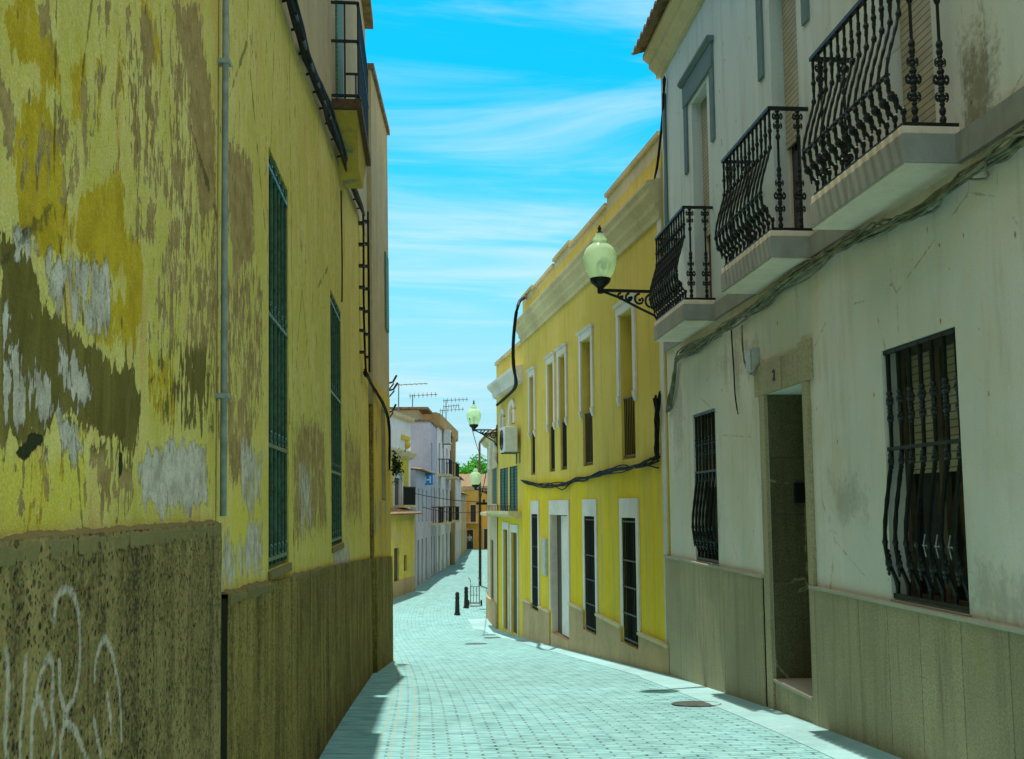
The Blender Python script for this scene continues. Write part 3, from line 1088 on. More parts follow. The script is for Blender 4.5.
# crumbling ledge on top of the near plinth, jagged
def rough_ledge(F, runs, ztop, hgt, o, name, root, step=.03, jz=.006, jo=.005):
    """a worn stone ledge: one bent strip with uneven edges"""
    for a_, b_ in runs:
        st = list(np.arange(a_, b_, step)) + [b_]
        vs_, fs = [], []
        wz = np.convolve(rr.randn(len(st) + 8), np.ones(5) / 5, 'same')[4:-4] * jz * 1.6
        for q, x in enumerate(st):
            zt_ = ztop(x) + wz[q] + rr.randn() * jz * .4
            zb_ = ztop(x) - hgt + rr.randn() * jz * .8
            oo = o + rr.randn() * jo
            vs_ += [F.pt(x, zt_ + .012, -.01), F.pt(x, zt_, oo * .85), F.pt(x, zt_ - hgt * .3, oo + jo), F.pt(x, zb_, oo), F.pt(x, zb_, -.01)]
        m = len(st)
        for q in range(m - 1):
            for j in range(5):
                fs.append((q * 5 + j, q * 5 + (j + 1) % 5, q * 5 + 5 + (j + 1) % 5, q * 5 + 5 + j))
        fs += [(4, 3, 2, 1, 0), tuple((m - 1) * 5 + j for j in range(5))]
        mb_ = MB()
        mb_.add(vs_, fs)
        mb_.build(name, M['ledge'], root)


rough_ledge(FL, [(s_lo, s_hi)], lambda s: zpA(0) + .002, .05, PO + .001, 'ledge', HA, .02, .004, .003)

pm = MB()
ss2 = list(np.arange(PIPE_S + .11, JOIN_S - .12, .25)) + [JOIN_S - .12]
pm.strip(FL, ss2, lambda s: FL.g(s) - .4, zpB, -.01, .032)
pm.build('plinth', M['roughcast_far'], HB)
rough_ledge(FL, [(PIPE_S + .11, LW1[0] - .05)], lambda s: zpB(s) + .004, .05, .034, 'ledge', HB)
rough_ledge(FL, [(LW1[1] + .05, LW2[0] - .1)], lambda s: zpB(s), .03, .03, 'ledge', HB, .06)

# drainpipe in the joint
pp = MB()
ztop = EAVE_L
pp.tube([FL.pt(PIPE_S, FL.at(218, 516)[1], .03), FL.pt(PIPE_S, EYE + 1.2, .03), FL.pt(PIPE_S, EYE + 4, .03), FL.pt(PIPE_S, ztop, .03)], .014, 10)
po = pp.build('downpipe', M['pipe'], HA, smooth=True)
for z in (EYE + .45, EYE + 1.9, EYE + 3.3):
    cl_ = MB()
    cl_.fbox(FL, PIPE_S - .026, PIPE_S + .026, z, z + .02, .0, .053)
    cl_.build('pipe_clip', M['pipe'], po)


def left_window(opn, root, F):
    a, b, c, d, dp = opn
    sh = MB()
    mid = (a + b) / 2
    for x0, x1 in ((a + .012, mid - .006), (mid + .006, b - .012)):
        sh.fbox(F, x0, x1, c + .02, d - .02, -dp + .002, -dp + .045)
    w_ = sh.build('window', M['shutter_green'], root)
    fr = MB()
    for x0, x1, z0, z1 in ((a, a + .045, c, d), (b - .045, b, c, d), (a + .045, b - .045, d - .05, d), (a + .045, b - .045, c, c + .05), (mid - .025, mid + .025, c + .05, d - .05)):
        fr.fbox(F, x0, x1, z0, z1, -dp + .045, -dp + .075)
    fr.build('frame', M['shutter_green'], w_)
    g = MB()
    o = -.014
    n = 6
    for i in range(n):
        x = a + .04 + (b - a - .08) * i / (n - 1)
        g.tube([F.pt(x, c + .02, o), F.pt(x, d - .02, o)], .010, 6)
    rails = (c + .06, c + (d - c) * .29, c + (d - c) * .60, d - .10)
    for z in rails:
        g.fbox(F, a, b, z - .012, z + .012, o - .012, o + .012)
    # small scrolls along the rails
    for z in rails:
        for i in range(n - 1):
            x = a + .04 + (b - a - .08) * (i + .5) / (n - 1)
            pts = [F.pt(x + .032 * math.cos(t), z + .045 + .032 * math.sin(t), o + .012) for t in np.linspace(-1.5, 4.4, 9)]
            g.tube(pts, .007, 4)
    g.build('grille', M['green_iron'], w_)
    sl = MB()
    sl.fbox(F, a - .03, b + .03, c - .05, c - .002, -.02, .018)
    sl.build('sill', M['ledge'], w_)
    # dark room behind
    return w_


left_window(LW1, HB, FL)
left_window(LW2, HB, FL)

# small balcony high on the yellow house
bs0, bs1 = 10.4, 12.3
BZ = EYE + 3.98
bm_ = MB()
bm_.fbox(FL, bs0 + .02, bs1 - .02, BZ - .09, BZ, -.02, .30)
bal = bm_.build('balcony', M['rust'], HB)
cb = MB()
cb.hexa([FL.pt(bs0 + 1.0, BZ - .38, -.02), FL.pt(bs1 - .1, BZ - .38, -.02), FL.pt(bs1 - .1, BZ - .38, .21), FL.pt(bs0 + 1.0, BZ - .38, .21),
         FL.pt(bs0 + .08, BZ - .093, -.02), FL.pt(bs1 - .05, BZ - .093, -.02), FL.pt(bs1 - .05, BZ - .093, .25), FL.pt(bs0 + .08, BZ - .093, .25)])
cb.build('corbel', M['yellow_old'], bal)
rl = MB()
zr = BZ + 1.0
for z in (BZ + .04, BZ + .60, zr):
    rl.fbox(FL, bs0 + .03, bs0 + .055, z - .012, z + .012, 0, .28)
    rl.fbox(FL, bs1 - .055, bs1 - .03, z - .012, z + .012, 0, .28)
    rl.fbox(FL, bs0 + .055, bs1 - .055, z - .014, z + .014, .255, .285)
for i in range(21):
    x = bs0 + .06 + (bs1 - bs0 - .12) * i / 20
    rl.tube([FL.pt(x, BZ, .27), FL.pt(x, zr, .27)], .011, 5)
for o in (.14,):
    rl.tube([FL.pt(bs0 + .043, BZ, o), FL.pt(bs0 + .043, zr, o)], .010, 5)
    rl.tube([FL.pt(bs1 - .043, BZ, o), FL.pt(bs1 - .043, zr, o)], .010, 5)
rl.build('railing', M['iron'], bal)
dr = MB()
dr.fbox(FL, bs0 + .55, bs1 - .55, BZ + .003, BZ + 2.3, .004, .03)
dw = dr.build('balcony_door', M['shutter_green'], bal)

# upper storey of the yellow house is pinkish render, a coat lying on the wall
up = MB()
upper_z = lambda s: float(np.interp(s, [6, 7.3, 10, 13, 17.2], [EYE + 3.13, EYE + 3.18, EYE + 3.42, EYE + 3.74, EYE + 4.25]))
su_ = list(np.arange(6.0, JOIN_S - .06, .5)) + [JOIN_S - .06]
up.strip(FL, su_, upper_z, lambda s: EAVE_L - .004, -.005, .006)
up.build('upper_render', M['pink'], HB)

# third house on the left, turned a little
root = thing('end_house', FC.pt(1.5, FC.g(1.5), -3), 'narrow pinkish house at the end of the left row, yellow below', 'house', 'old yellow houses on the left')
CE = EYE + 7.1
CS1 = 3.18
wm = wall_mb(FC, 0, CS1, FC.g(3) - .8, CE, [(1.35, 2.15, EYE + .1, EYE + 1.7, .12)], 8)
wm.build('wall', M['pink'], root)
lw = MB()
lw.fbox(FC, 0, 1.35, EYE - 1.5, EYE + 1.75, -.005, .006)
lw.fbox(FC, 2.15, CS1, EYE - 1.5, EYE + 1.75, -.005, .006)
lw.fbox(FC, 1.35, 2.15, EYE - 1.5, EYE + .1, -.005, .006)
lw.fbox(FC, -.0, CS1, EYE + 1.75, EYE + 2.0, -.005, .006)
lw.build('lower_render', M['yellow_old'], root)
pm = MB()
pm.strip(FC, [0.06, .8, 1.6, 2.4, CS1], lambda s: FC.g(s) - .4, lambda s: zpB(17.25 + s), -.01, .035)
pm.build('plinth', M['roughcast_far'], root)
wi = MB()
wi.fbox(FC, 1.36, 2.14, EYE + .11, EYE + 1.69, -.118, -.09)
wi.build('window', M['shutter_green'], root)
rf = MB()
rf.fbox(FC, -.02, CS1 + .03, CE + .003, CE + .10, -8, .05)
rf.build('roof', M['tile'], root)
u2 = MB()
u2.fbox(FC, 2.3, 2.9, EYE + 3.2, EYE + 4.6, .003, .03)
u2.build('window', M['shutter_green'], root)
# gap pipe
gp = MB()
gp.tube([FL.pt(JOIN_S - .0, FL.g(17) - .1, .02), FL.pt(JOIN_S, EYE + .2, .02), FL.pt(JOIN_S, EYE + 1.6, .02)], .045, 8)
gp.build('downpipe', M['roughcast_far'], root, smooth=True)


def wobble(path, amp, seed, sub=4):
    r_ = random.Random(seed)
    out = []
    for i in range(len(path) - 1):
        a, b = Vector(path[i]), Vector(path[i + 1])
        for t in range(sub):
            p = a.lerp(b, t / sub)
            out.append(p + Vector((r_.uniform(-amp, amp) * .5, r_.uniform(-amp, amp), r_.uniform(-amp, amp))))
    out.append(Vector(path[-1]))
    # smooth
    for _ in range(2):
        out = [out[0]] + [(out[i - 1] + out[i] * 2 + out[i + 1]) / 4 for i in range(1, len(out) - 1)] + [out[-1]]
    return out


def bundle(name, label, path, strands, r, amp, mat, group=None, ties=True, seed=1):
    rt = thing(name, path[0], label, 'cable', group)
    for i in range(strands):
        mb = MB()
        p = wobble(path, amp * random.uniform(.5, 1.7), seed * 31 + i, random.choice((2, 2, 3, 4)))
        mb.tube(p, r * random.uniform(.8, 1.2), 6)
        mb.build('cable', mat, rt, smooth=True)
    return rt


lpath = [FL.pt(5.2, EYE + 3.05, .07)] + [FL.p3(x, y, .07) for x, y in ((292, 0), (308, 55), (322, 95), (334, 128), (346, 165), (357, 196), (364, 215))]
lc = bundle('cable_bundle', 'thick black cable bundle climbing along hooks on the left yellow wall', lpath, 10, .017, .085, M['cable_black'], seed=2)
for i in range(1, 15):
    hk = MB()
    t = i / 15 * (len(lpath) - 1)
    k_ = int(t)
    p = lpath[k_].lerp(lpath[min(k_ + 1, len(lpath) - 1)], t - k_)
    q = p + Vector((0, -.12, .0))
    hk.tube([p + Vector((-.06, .10, .0)), p + Vector((.0, .06, 0)), p + Vector((.015, -.30, -.07))], .011, 5)
    hk.build('hook', M['iron'], lc)
for dxp, sd_ in ((0, 5), (5, 6)):
    vp = [FL.p3(363 + dxp, 212, .06), FL.p3(363.5 + dxp, 260, .06), FL.p3(364 + dxp, 320, .06), FL.p3(366 + dxp * .7, 372, .06)]
    vc = bundle('drop_cable', 'black cable dropping straight down the left wall near its end, %s of two' % ('left' if dxp == 0 else 'right'), vp, 2, .014, .015, M['cable_black'], 'drop cables on the left wall', seed=sd_)
    for z in np.linspace(vp[0].z - .2, vp[-1].z + .2, 7):
        bm2 = MB()
        bm2.fbox(FL, FL.at(363.5 + dxp, 300, .06)[0] - .06, FL.at(363.5 + dxp, 300, .06)[0] + .06, z, z + .03, -.02, .085)
        bm2.build('clip', M['iron'], vc)
dp2 = [FL.p3(365, 372, .06), FL.p3(372, 385, .06), FC.p3(380, 398, .07), FC.p3(386, 410, .09), FC.p3(389.5, 425, .11), FC.p3(389.5, 470, .12)]
bundle('cable_tangle', 'tangled dark cables sagging at the end of the left wall', dp2, 7, .013, .05, M['cable_black'], seed=9)
dp3 = [FL.p3(341, 190, .04), FL.p3(342, 240, .04), FL.p3(342, 302, .04)]
bundle('loose_wire', 'thin loose wire hanging above the second grilled window on the left', dp3, 1, .008, .01, M['cable_black'], seed=11)

# brackets and a plant sticking out past the end of the left row
bk = MB()
e0 = FC.pt(CS1, EYE + 2.3, 0)
for dz, ln in ((0, .13), (-.14, .15), (-.55, .12)):
    p = e0 + Vector((.0, .04, dz))
    bk.tube([p, p + Vector((ln * .5, .1, .03)), p + Vector((ln, .15, .16))], .02, 6)
    bk.tube([p + Vector((0, 0, -.12)), p + Vector((ln * .6, .1, 0))], .014, 6)
bk.org = e0
tag(bk.build('insulator_bracket', M['iron']), 'black iron cable bracket sticking out from the end of the left row', 'bracket')

# ================================================================== RIGHT: grey house
G0, G1 = 4.2, FG.at(661, 420)[0]
G1 = 15.50
gzb = FG.g(G1) - .7
PLZ = FG.at(820, 590)[1]
GTOP = EYE + 6.46
bal_list = [(6.66, 8.38), (9.40, 11.06), (12.75, 14.45)]
SLB = EYE + 2.21
SLT = SLB + .195


def fo(x0, y0, x1, y1, dp, F=FG):
    """opening from its far-top and near-bottom corners in the picture"""
    sa, zt_ = F.at(x0, y0)
    sb, zb = F.at(x1, y1)
    return (min(sa, sb), max(sa, sb), min(zb, zt_), max(zb, zt_), dp)


GW1 = fo(881, 351, 970, 615, .22)
GW1 = (GW1[0], GW1[1], PLZ + .035, GW1[3], .22)
GW2 = (FG.at(717, 490)[0], FG.at(694.5, 490)[0], PLZ + .035, FG.at(693, 415)[1], .22)
DOOR = (FG.at(807.5, 450)[0], FG.at(768.5, 450)[0], FG.g(11) - .3, FG.at(766, 395)[1], .75)
bdoors = [(b0 + .36, b1 - .36, SLT + .05, SLT + 2.45, .22) for b0, b1 in bal_list]
bdoors = [(q, q + .78, SLT + .05, EYE + 5.28, .20) for q in (7.0, 9.66, 12.93)]
gh = thing('grey_house', FG.pt(10, FG.g(10), -3), 'tall grey rendered house with three bellied iron balconies and grilled windows', 'house')
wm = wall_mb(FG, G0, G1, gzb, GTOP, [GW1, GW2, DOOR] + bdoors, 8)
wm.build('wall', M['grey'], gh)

# plinth of upright granite slabs with open joints
slab_px = [668.5, 683, 695, 706, 727, 766]
js = [FG.at(x, 640)[0] for x in slab_px]
js = sorted(js)
near_js = sorted([FG.at(x, 680)[0] for x in (817, 865, 894, 926, 968, 1016)] + [5.85, 5.2, G0])
for run in (js, near_js):
    pm = MB()
    pm.fbox(FG, run[0] + .01, run[-1] - .01, FG.g(run[-1]) - .3, PLZ - .004, .001, .012)
    pm.build('joint_mortar', M['dark_joint'], gh)
    for a, b in zip(run[:-1], run[1:]):
        pm = MB()
        pm.fbox(FG, a + .005, b - .005, FG.g(b) - .4, PLZ, .013, .032)
        pm.build('plinth_slab', M['granite'], gh, bevel=.003)
for q0, q1 in ((near_js[0], near_js[-1]), (js[0], js[-1])):
    cp = MB()
    cp.fbox(FG, q0, q1, PLZ + .001, PLZ + .03, -.0, .05)
    cp.build('plinth_coping', M['coping'], gh, bevel=.004)

# string course and cornice
bd = MB()
edges = [G0] + [q for b in bal_list for q in b] + [G1]
for a, b in zip(edges[0::2], edges[1::2]):
    bd = MB()
    bd.fbox(FG, a, b, SLB + .002, SLT, -.0, .045)
    bd.build('string_course', M['band'], gh)
co_ = MB()
cz = GTOP - .10
co_.prof(FG, G0, G1 + .05, [(-.0, cz), (.06, cz), (.06, cz + .06), (.10, cz + .10), (.17, cz + .16), (.17, cz + .22), (.26, cz + .30), (.26, cz + .36), (-.0, cz + .36)])
co_.build('cornice', M['cornice'], gh)


def tile_roof(F, s0, s1, zE, rise, oE, oB, pitch=.24, name='roof', parent=None, mat=None):
    mb = MB()
    n = max(2, int((s1 - s0) / pitch * 6))
    m = 10
    vs_, fs = [], []
    for j in range(m + 1):
        t = j / m
        for i in range(n + 1):
            s_ = s0 + (s1 - s0) * i / n
            h = .055 * abs(math.sin(math.pi * (s_ - s0) / pitch)) - .02 * ((t * m) % 1)
            vs_.append(F.pt(s_, zE + rise * t + h, oE + (oB - oE) * t))
    for j in range(m):
        for i in range(n):
            fs.append((j * (n + 1) + i, j * (n + 1) + i + 1, (j + 1) * (n + 1) + i + 1, (j + 1) * (n + 1) + i))
    b = len(vs_)
    vs_ += [p - Vector((0, 0, .04)) for p in vs_]
    fs += [tuple(b + q for q in f)[::-1] for f in fs[:]]
    for i in range(n):
        fs.append((i, i + 1, b + i + 1, b + i))
    mb.add(vs_, fs)
    return mb.build(name, mat or M['tile'], parent, smooth=False)


tile_roof(FG, G0, G1 + .1, GTOP + .275, 1.6, .42, -4.5, parent=gh)
tile_roof(FG, G0, G1 + .1, GTOP + .275, 1.6, -8.4, -4.5, parent=gh)

# door: frame, deep granite reveal, step, leaf
a, b, c, d, dp = DOOR
fr = MB()
for s0, s1 in ((FG.at(812.5, 450)[0], a), (b, FG.at(763.5, 450)[0])):
    fr.fbox(FG, s0, s1, FG.g(s0) - .3, d, .0, .036)
door = fr.build('door', M['granite'], gh, bevel=.004)
ln = MB()
l0, l1 = FG.at(816.5, 450)[0], FG.at(759.5, 450)[0]
lz1 = FG.at(759, 367)[1]
cuts = [l0, l0 + (l1 - l0) * .18, l0 + (l1 - l0) * .46, l0 + (l1 - l0) * .68, l1]
for i in range(4):
    ln.fbox(FG, cuts[i] + .003, cuts[i + 1] - .003, d + .002, lz1 + (.06 if i in (0,) else .0), .0, .04 + (.012 if i == 2 else 0))
ln.build('lintel', M['granite'], door, bevel=.004)
zst = FG.at(800, 690)[1]
joint = [zst - .2, zst + .95, zst + 1.62, zst + 2.2, d - .003]
for z0, z1 in zip(joint[:-1], joint[1:]):
    for q0, q1 in ((b - .028, b - .004), (a + .004, a + .028)):
        rv = MB()
        rv.fbox(FG, q0, q1, z0 + .002, z1 - .002, -dp, -.002)
        rv.build('reveal', M['granite_dark'], door)
stp = MB()
stp.fbox(FG, a + .03, b - .03, FG.g(11) - .3, zst - .034, -dp, .012)
stp.build('riser', M['granite'], door)
st2 = MB()
st2.fbox(FG, a + .03, b - .03, zst - .032, zst, -dp, .035)
st2.build('step', M['coping'], door, bevel=.004)
lf = MB()
lf.fbox(FG, a + .03, b - .03, zst + .003, d - .003, -dp + .002, -dp + .05)
for z0, z1 in ((zst + .15, zst + .9), (zst + 1.05, zst + 2.3)):
    lf.fbox(FG, a + .15, b - .15, z0, z1, -dp + .052, -dp + .075)
lf.build('door_leaf', M['wood'], door)
num = bpy.data.curves.new('house_number', 'FONT')
num.body = '2'
num.size = .16
num.extrude = .004
no = bpy.data.objects.new('house_number', num)
COL.objects.link(no)
num.materials.append(M['iron'])
pn = FG.pt((cuts[2] + cuts[3]) / 2 + .045, d + .10, .058)
bpy.context.view_layer.update()
nme = bpy.data.meshes.new_from_object(no.evaluated_get(bpy.context.evaluated_depsgraph_get()))
bpy.data.objects.remove(no)
nme.materials.clear()
nme.materials.append(M['iron'])
no = bpy.data.objects.new('house_number', nme)
COL.objects.link(no)
no.parent = door
no.matrix_local = Matrix(((0, 0, -1, pn.x - ORG[gh.name].x), (-1, 0, 0, pn.y - ORG[gh.name].y), (0, 1, 0, pn.z - ORG[gh.name].z), (0, 0, 0, 1)))
# letter box on the reveal
lb = MB()
pz0, pz1 = FG.at(770, 503)[1], FG.at(770, 483)[1]
lb.fbox(FG, b - .075, b - .03, pz0, pz1, -.42, -.24)
lb.org = FG.pt(b, pz0, -.3)
tag(lb.build('intercom', M['iron']), 'small black intercom box on the dark granite side of the doorway', 'intercom')


# grilled windows
def bars_profile(F, x, z0, z1, o0, belly, zr):
    """one bar: straight above, bellied below"""
    pts = []
    h = zr - z0
    for t in np.linspace(0, 1, 15):
        z = z0 + h * t
        if t < .12:
            o = o0
        else:
            u = (t - .12) / .88
            o = o0 + belly * math.sin(math.pi * min(1, u ** .55)) ** 1.2 if u < .95 else o0
        pts.append(F.pt(x, z, o))
    pts.append(F.pt(x, z1, o0))
    return pts


def knob(mb, p, s=1.0):
    mb.ball(p, .022 * s, .022 * s, .03 * s, 7, 4)


def leaf_cluster(mb, p, sdir, s=1.0):
    """cast leaf and scroll ornament wrapped round a bar"""
    p = Vector(p)
    sd_ = Vector(sdir)
    for k_, (dz, r_) in enumerate(((-.085, .014), (-.05, .022), (-.015, .028), (.025, .022), (.06, .026), (.095, .016))):
        mb.ball(p + Vector((0, 0, dz * s)), r_ * s, r_ * s, .022 * s, 7, 4)
    for sg in (-1, 1):
        for z0, dirz in ((-.01, 1), (.02, -1)):
            pts = []
            for t in np.linspace(0, 4.6, 8):
                rr_ = .034 * s * (1 - t * .13)
                pts.append(p + sd_ * sg * (.016 * s + rr_ * (1 - math.cos(t)) * .8) + Vector((0, 0, (z0 + dirz * rr_ * math.sin(t) * 1.2) * 1.0)))
            mb.tube(pts, [.011 * s * (1 - .07 * q) for q in range(8)], 5)


def window_grille(opn, parent, nb, F=FG, belly=.085):
    a, b, c, d, dp = opn
    win = MB()
    win.fbox(F, a + .002, b - .002, c, d - .002, -dp + .001, -dp + .02)
    w_ = win.build('window', M['glass'], parent)
    fr_ = MB()
    mid = (a + b) / 2
    for x0, x1, z0, z1 in ((a, a + .06, c, d), (b - .06, b, c, d), (a + .06, b - .06, d - .06, d), (a + .06, b - .06, c, c + .06), (mid - .04, mid + .04, c + .06, d - .06)):
        fr_.fbox(F, x0, x1, z0, z1, -dp + .022, -dp + .07)
    fr_.build('frame', M['wood'], w_)
    bl = MB()
    bl.fbox(F, a + .062, mid - .042, c + (d - c) * .5, d - .062, -dp + .024, -dp + .05)
    bl.fbox(F, mid + .042, b - .062, c + (d - c) * .5, d - .062, -dp + .024, -dp + .05)
    bl.build('blind', M['roller'], w_)
    g = MB()
    o0 = -.03
    zr = c + (d - c) * .60
    for i in range(nb):
        x = a + .05 + (b - a - .1) * i / (nb - 1)
        pts = bars_profile(F, x, c + .05, d - .02, o0, belly, zr)
        rad = [.0155 + .004 * (j % 2) for j in range(len(pts))]
        g.tube(pts, rad, 6)
        leaf_cluster(g, F.pt(x, c + (d - c) * .79, o0), F.d, 1.02)
        leaf_cluster(g, F.pt(x, c + (d - c) * .72, o0), F.d, .9)
        leaf_cluster(g, F.pt(x, zr - .10, o0 + .012), F.d, .85)
        pb = pts[3]
        leaf_cluster(g, pb, F.d, .9)
        knob(g, pts[5], 1.1)
        knob(g, pts[1], 1.0)
        knob(g, F.pt(x, d - .1, o0), .9)
    for z, h in ((c + .04, .016), (zr, .014), (d - .02, .016)):
        g.fbox(F, a, b, z - h, z + h, o0 - .016, o0 + .016)
    if nb == 7 and F is FG and a < 8:
        for i in range(3):
            x = a + .05 + (b - a - .1) * i / (nb - 1)
            pts = bars_profile(F, x, c + .05, d - .02, o0, belly, zr)
            wm_ = MB()
            wm_.tube([pts[4] + F.n * .03, pts[5] + F.n * .035 + F.d * .012, pts[6] + F.n * .028], .0045, 5)
            wm_.tube([pts[5] + F.n * .03 - F.d * .03, pts[5] + F.n * .035 + F.d * .03], .0045, 5)
            wm_.build('worn_ornament', M['worn_iron'], w_)
    # belly rail
    q = bars_profile(F, a, c + .05, d - .02, o0, belly, zr)[4]
    ob = (q - F.pt(a, q.z, 0)).dot(F.n)
    g.build('grille', M['iron'], w_, smooth=False)
    sl = MB()
    sl.fbox(F, a - .02, b + .02, PLZ + .031, PLZ + .045, -.2, .0)
    sl.build('sill', M['coping'], w_)
    return w_


window_grille(GW1, gh, 7)
window_grille(GW2, gh, 7, belly=.075)

# balcony doors with roller shutters and trim
for i, op in enumerate(bdoors):
    a, b, c, d, dp = op
    mb = MB()
    mb.fbox(FG, a + .002, b - .002, c, d - .002, -dp + .001, -dp + .02)
    bdn = mb.build('balcony_door', M['glass'], gh)
    rs = MB()
    zsh = EYE + 3.55 if i == 1 else (c + .02 if i == 0 else c + 1.0)
    rs.fbox(FG, a + .03, b - .03, zsh, d - .005, -dp + .05, -dp + .075)
    rs.build('roller_shutter', M['roller'], bdn)
    fr_ = MB()
    mid = (a + b) / 2
    for x0, x1, z0, z1 in ((a, a + .03, c, d), (b - .03, b, c, d), (a + .03, b - .03, c, c + .05), (mid - .03, mid + .03, c + .05, d - .06)):
        fr_.fbox(FG, x0, x1, z0, z1, -dp + .022, -dp + .045)
    fr_.build('frame', M['soffit'], bdn)
    tr = MB()
    ez_ = EYE + 4.42
    tr.fbox(FG, a - .36, a - .20, ez_, d + .06, .001, .025)
    tr.fbox(FG, b + .20, b + .36, ez_ - .0, d + .06, .001, .025)
    tr.fbox(FG, a - .36, b + .36, d + .062, d + .36, .001, .035)
    tr.prof(FG, a - .40, b + .40, [(.001, d + .362), (.05, d + .362), (.09, d + .40), (.09, d + .43), (.001, d + .43)])
    tr.build('hood_trim', M['trim'], bdn)

# balconies, every baluster its own piece
BO = .41
RAILZ = EYE + 3.615


def front_bal():
    mb = MB()
    h = RAILZ - (SLT + .06)
    pts, rad = [], []
    N = 22
    for j in range(N + 1):
        t = j / N
        z = h * t
        if t < .10:
            o = 0
        elif t < .70:
            u = (t - .10) / .60
            o = .105 * math.sin(math.pi * u ** .62) ** 1.25
        else:
            o = 0
        pts.append(Vector((-o, 0, z)))
        rad.append(.0105 + .0035 * (j % 2))
    mb.tube(pts, rad, 6)
    for j in (2, 4, 6, 15, 18):
        knob(mb, pts[j], 1.0 if j != 4 else 1.3)
    for j, s_ in ((3, .55), (5, .5), (17, .5), (19, .5)):
        leaf_cluster(mb, pts[j], (0, 1, 0), s_ * 1.1)
    return mb


def side_bal():
    mb = MB()
    h = RAILZ - (SLT + .06)
    mb.tube([Vector((0, 0, 0)), Vector((0, 0, h))], .012, 6)
    for zc, s_ in ((.20, 1.05), (.32, 1.25), (.44, .9), (.98, .95), (1.07, 1.1)):
        leaf_cluster(mb, Vector((0, 0, zc * h / 1.15)), (1, 0, 0), s_ * .82)
    for zc in (.05, .11, .52, .57, .88):
        knob(mb, Vector((0, 0, zc)), 1.1)
    return mb


fb_me = sb_me = None
for i, (b0, b1) in enumerate(bal_list):
    sl = MB()
    sl.fbox(FG, b0, b1, SLB, SLT, .0, BO)
    sl.mi = 0
    bo = sl.build('balcony', M['band'], gh, bevel=.006)
    un = MB()
    un.fbox(FG, b0 + .012, b1 - .012, SLB - .012, SLB - .001, .0, BO - .012)
    un.build('soffit', M['soffit'], bo)
    cu = MB()
    cu.fbox(FG, b0 + .01, b1 - .01, SLT + .001, SLT + .055, .0, BO - .01)
    cu.build('threshold', M['soffit'], bo, bevel=.006)
    orl = BO - .05
    for z, hh_, nm in ((RAILZ, .016, 'handrail'), (SLT + .075, .011, 'bottom_rail')):
        hr = MB()
        hr.hexa([FG.pt(b0 + .03, z - hh_, orl - .02), FG.pt(b1 - .03, z - hh_, orl - .02), FG.pt(b1 - .03, z - hh_, orl + .02), FG.pt(b0 + .03, z - hh_, orl + .02),
                 FG.pt(b0 + .03, z + hh_, orl - .02), FG.pt(b1 - .03, z + hh_, orl - .02), FG.pt(b1 - .03, z + hh_, orl + .02), FG.pt(b0 + .03, z + hh_, orl + .02)])
        hr.fbox(FG, b0 + .03, b0 + .06, z - hh_, z + hh_, .0, orl - .021)
        hr.fbox(FG, b1 - .06, b1 - .03, z - hh_, z + hh_, .0, orl - .021)
        hr.build(nm, M['iron'], bo)
    br_ = MB()
    hz = SLT + .06 + (RAILZ - SLT - .06) * .31
    br_.fbox(FG, b0 + .05, b1 - .05, hz - .008, hz + .008, orl + .085, orl + .112)
    for x in np.arange(b0 + .08, b1 - .08, .06):
        br_.ball(FG.pt(x, hz, orl + .10), .02, .024, .02, 6, 4)
    br_.build('belly_rail', M['iron'], bo)
    nfb = 13
    org = ORG[gh.name]
    for j in range(nfb):
        s_ = b0 + .06 + (b1 - b0 - .12) * j / (nfb - 1)
        if fb_me is None:
            o = front_bal().build('baluster', M['iron'])
            fb_me = o.data
        else:
            o = bpy.data.objects.new('baluster', fb_me)
            COL.objects.link(o)
        o.parent = bo
        o.location = FG.pt(s_, SLT + .06, orl) - org
    for s_ in (b0 + .045, b1 - .045):
        for oo in (.10, .29):
            if sb_me is None:
                o = side_bal().build('baluster', M['iron'])
                sb_me = o.data
            else:
                o = bpy.data.objects.new('baluster', sb_me)
                COL.objects.link(o)
            o.parent = bo
            o.location = FG.pt(s_, SLT + .06, oo) - org

# corner pipe of grey house
cpz = MB()
cpz.tube([FG.pt(15.2, FG.at(668, 345)[1], .03), FG.pt(15.2, EYE + 6.0, .03)], .03, 8)
cpz.build('downpipe', M['trim'], gh, smooth=True)

# cable bundle on grey house
cpath = [FG.pt(5.2, EYE + 2.06, .05), FG.p3(1024, 137, .06), FG.p3(985, 163, .07), FG.p3(962, 176, .06), FG.p3(925, 207, .08), FG.p3(885, 231, .07), FG.p3(860, 237, .06), FG.p3(825, 254, .07), FG.p3(790, 277, .06),
         FG.p3(760, 302, .06), FG.p3(735, 322, .06), FG.p3(705, 342, .05), FG.p3(682, 352, .05), FG.p3(675, 362, .05), FG.p3(674, 382, .05), FG.p3(670, 400, .05), FG.p3(666, 412, .05)]
bundle('cable_bundle', 'twisted grey cable bundle sagging under the grey house balconies', cpath, 11, .0105, .095, M['cable'], seed=21)
bundle('hanging_wire', 'thin wire hanging beside the doorway of the grey house', [FG.p3(731, 326, .03), FG.p3(733, 360, .03), FG.p3(735, 395, .03), FG.p3(738, 414, .03)], 1, .007, .008, M['cable_black'], seed=22)
vpth = [FG.p3(664, 78, .05), FG.p3(663, 110, .05), FG.p3(661, 130, .05), FG.p3(657, 170, .06), FG.p3(652, 187, .08)]
bundle('corner_cable', 'dark cables hanging down the far corner of the grey house', vpth, 4, .014, .03, M['cable_black'], seed=23)

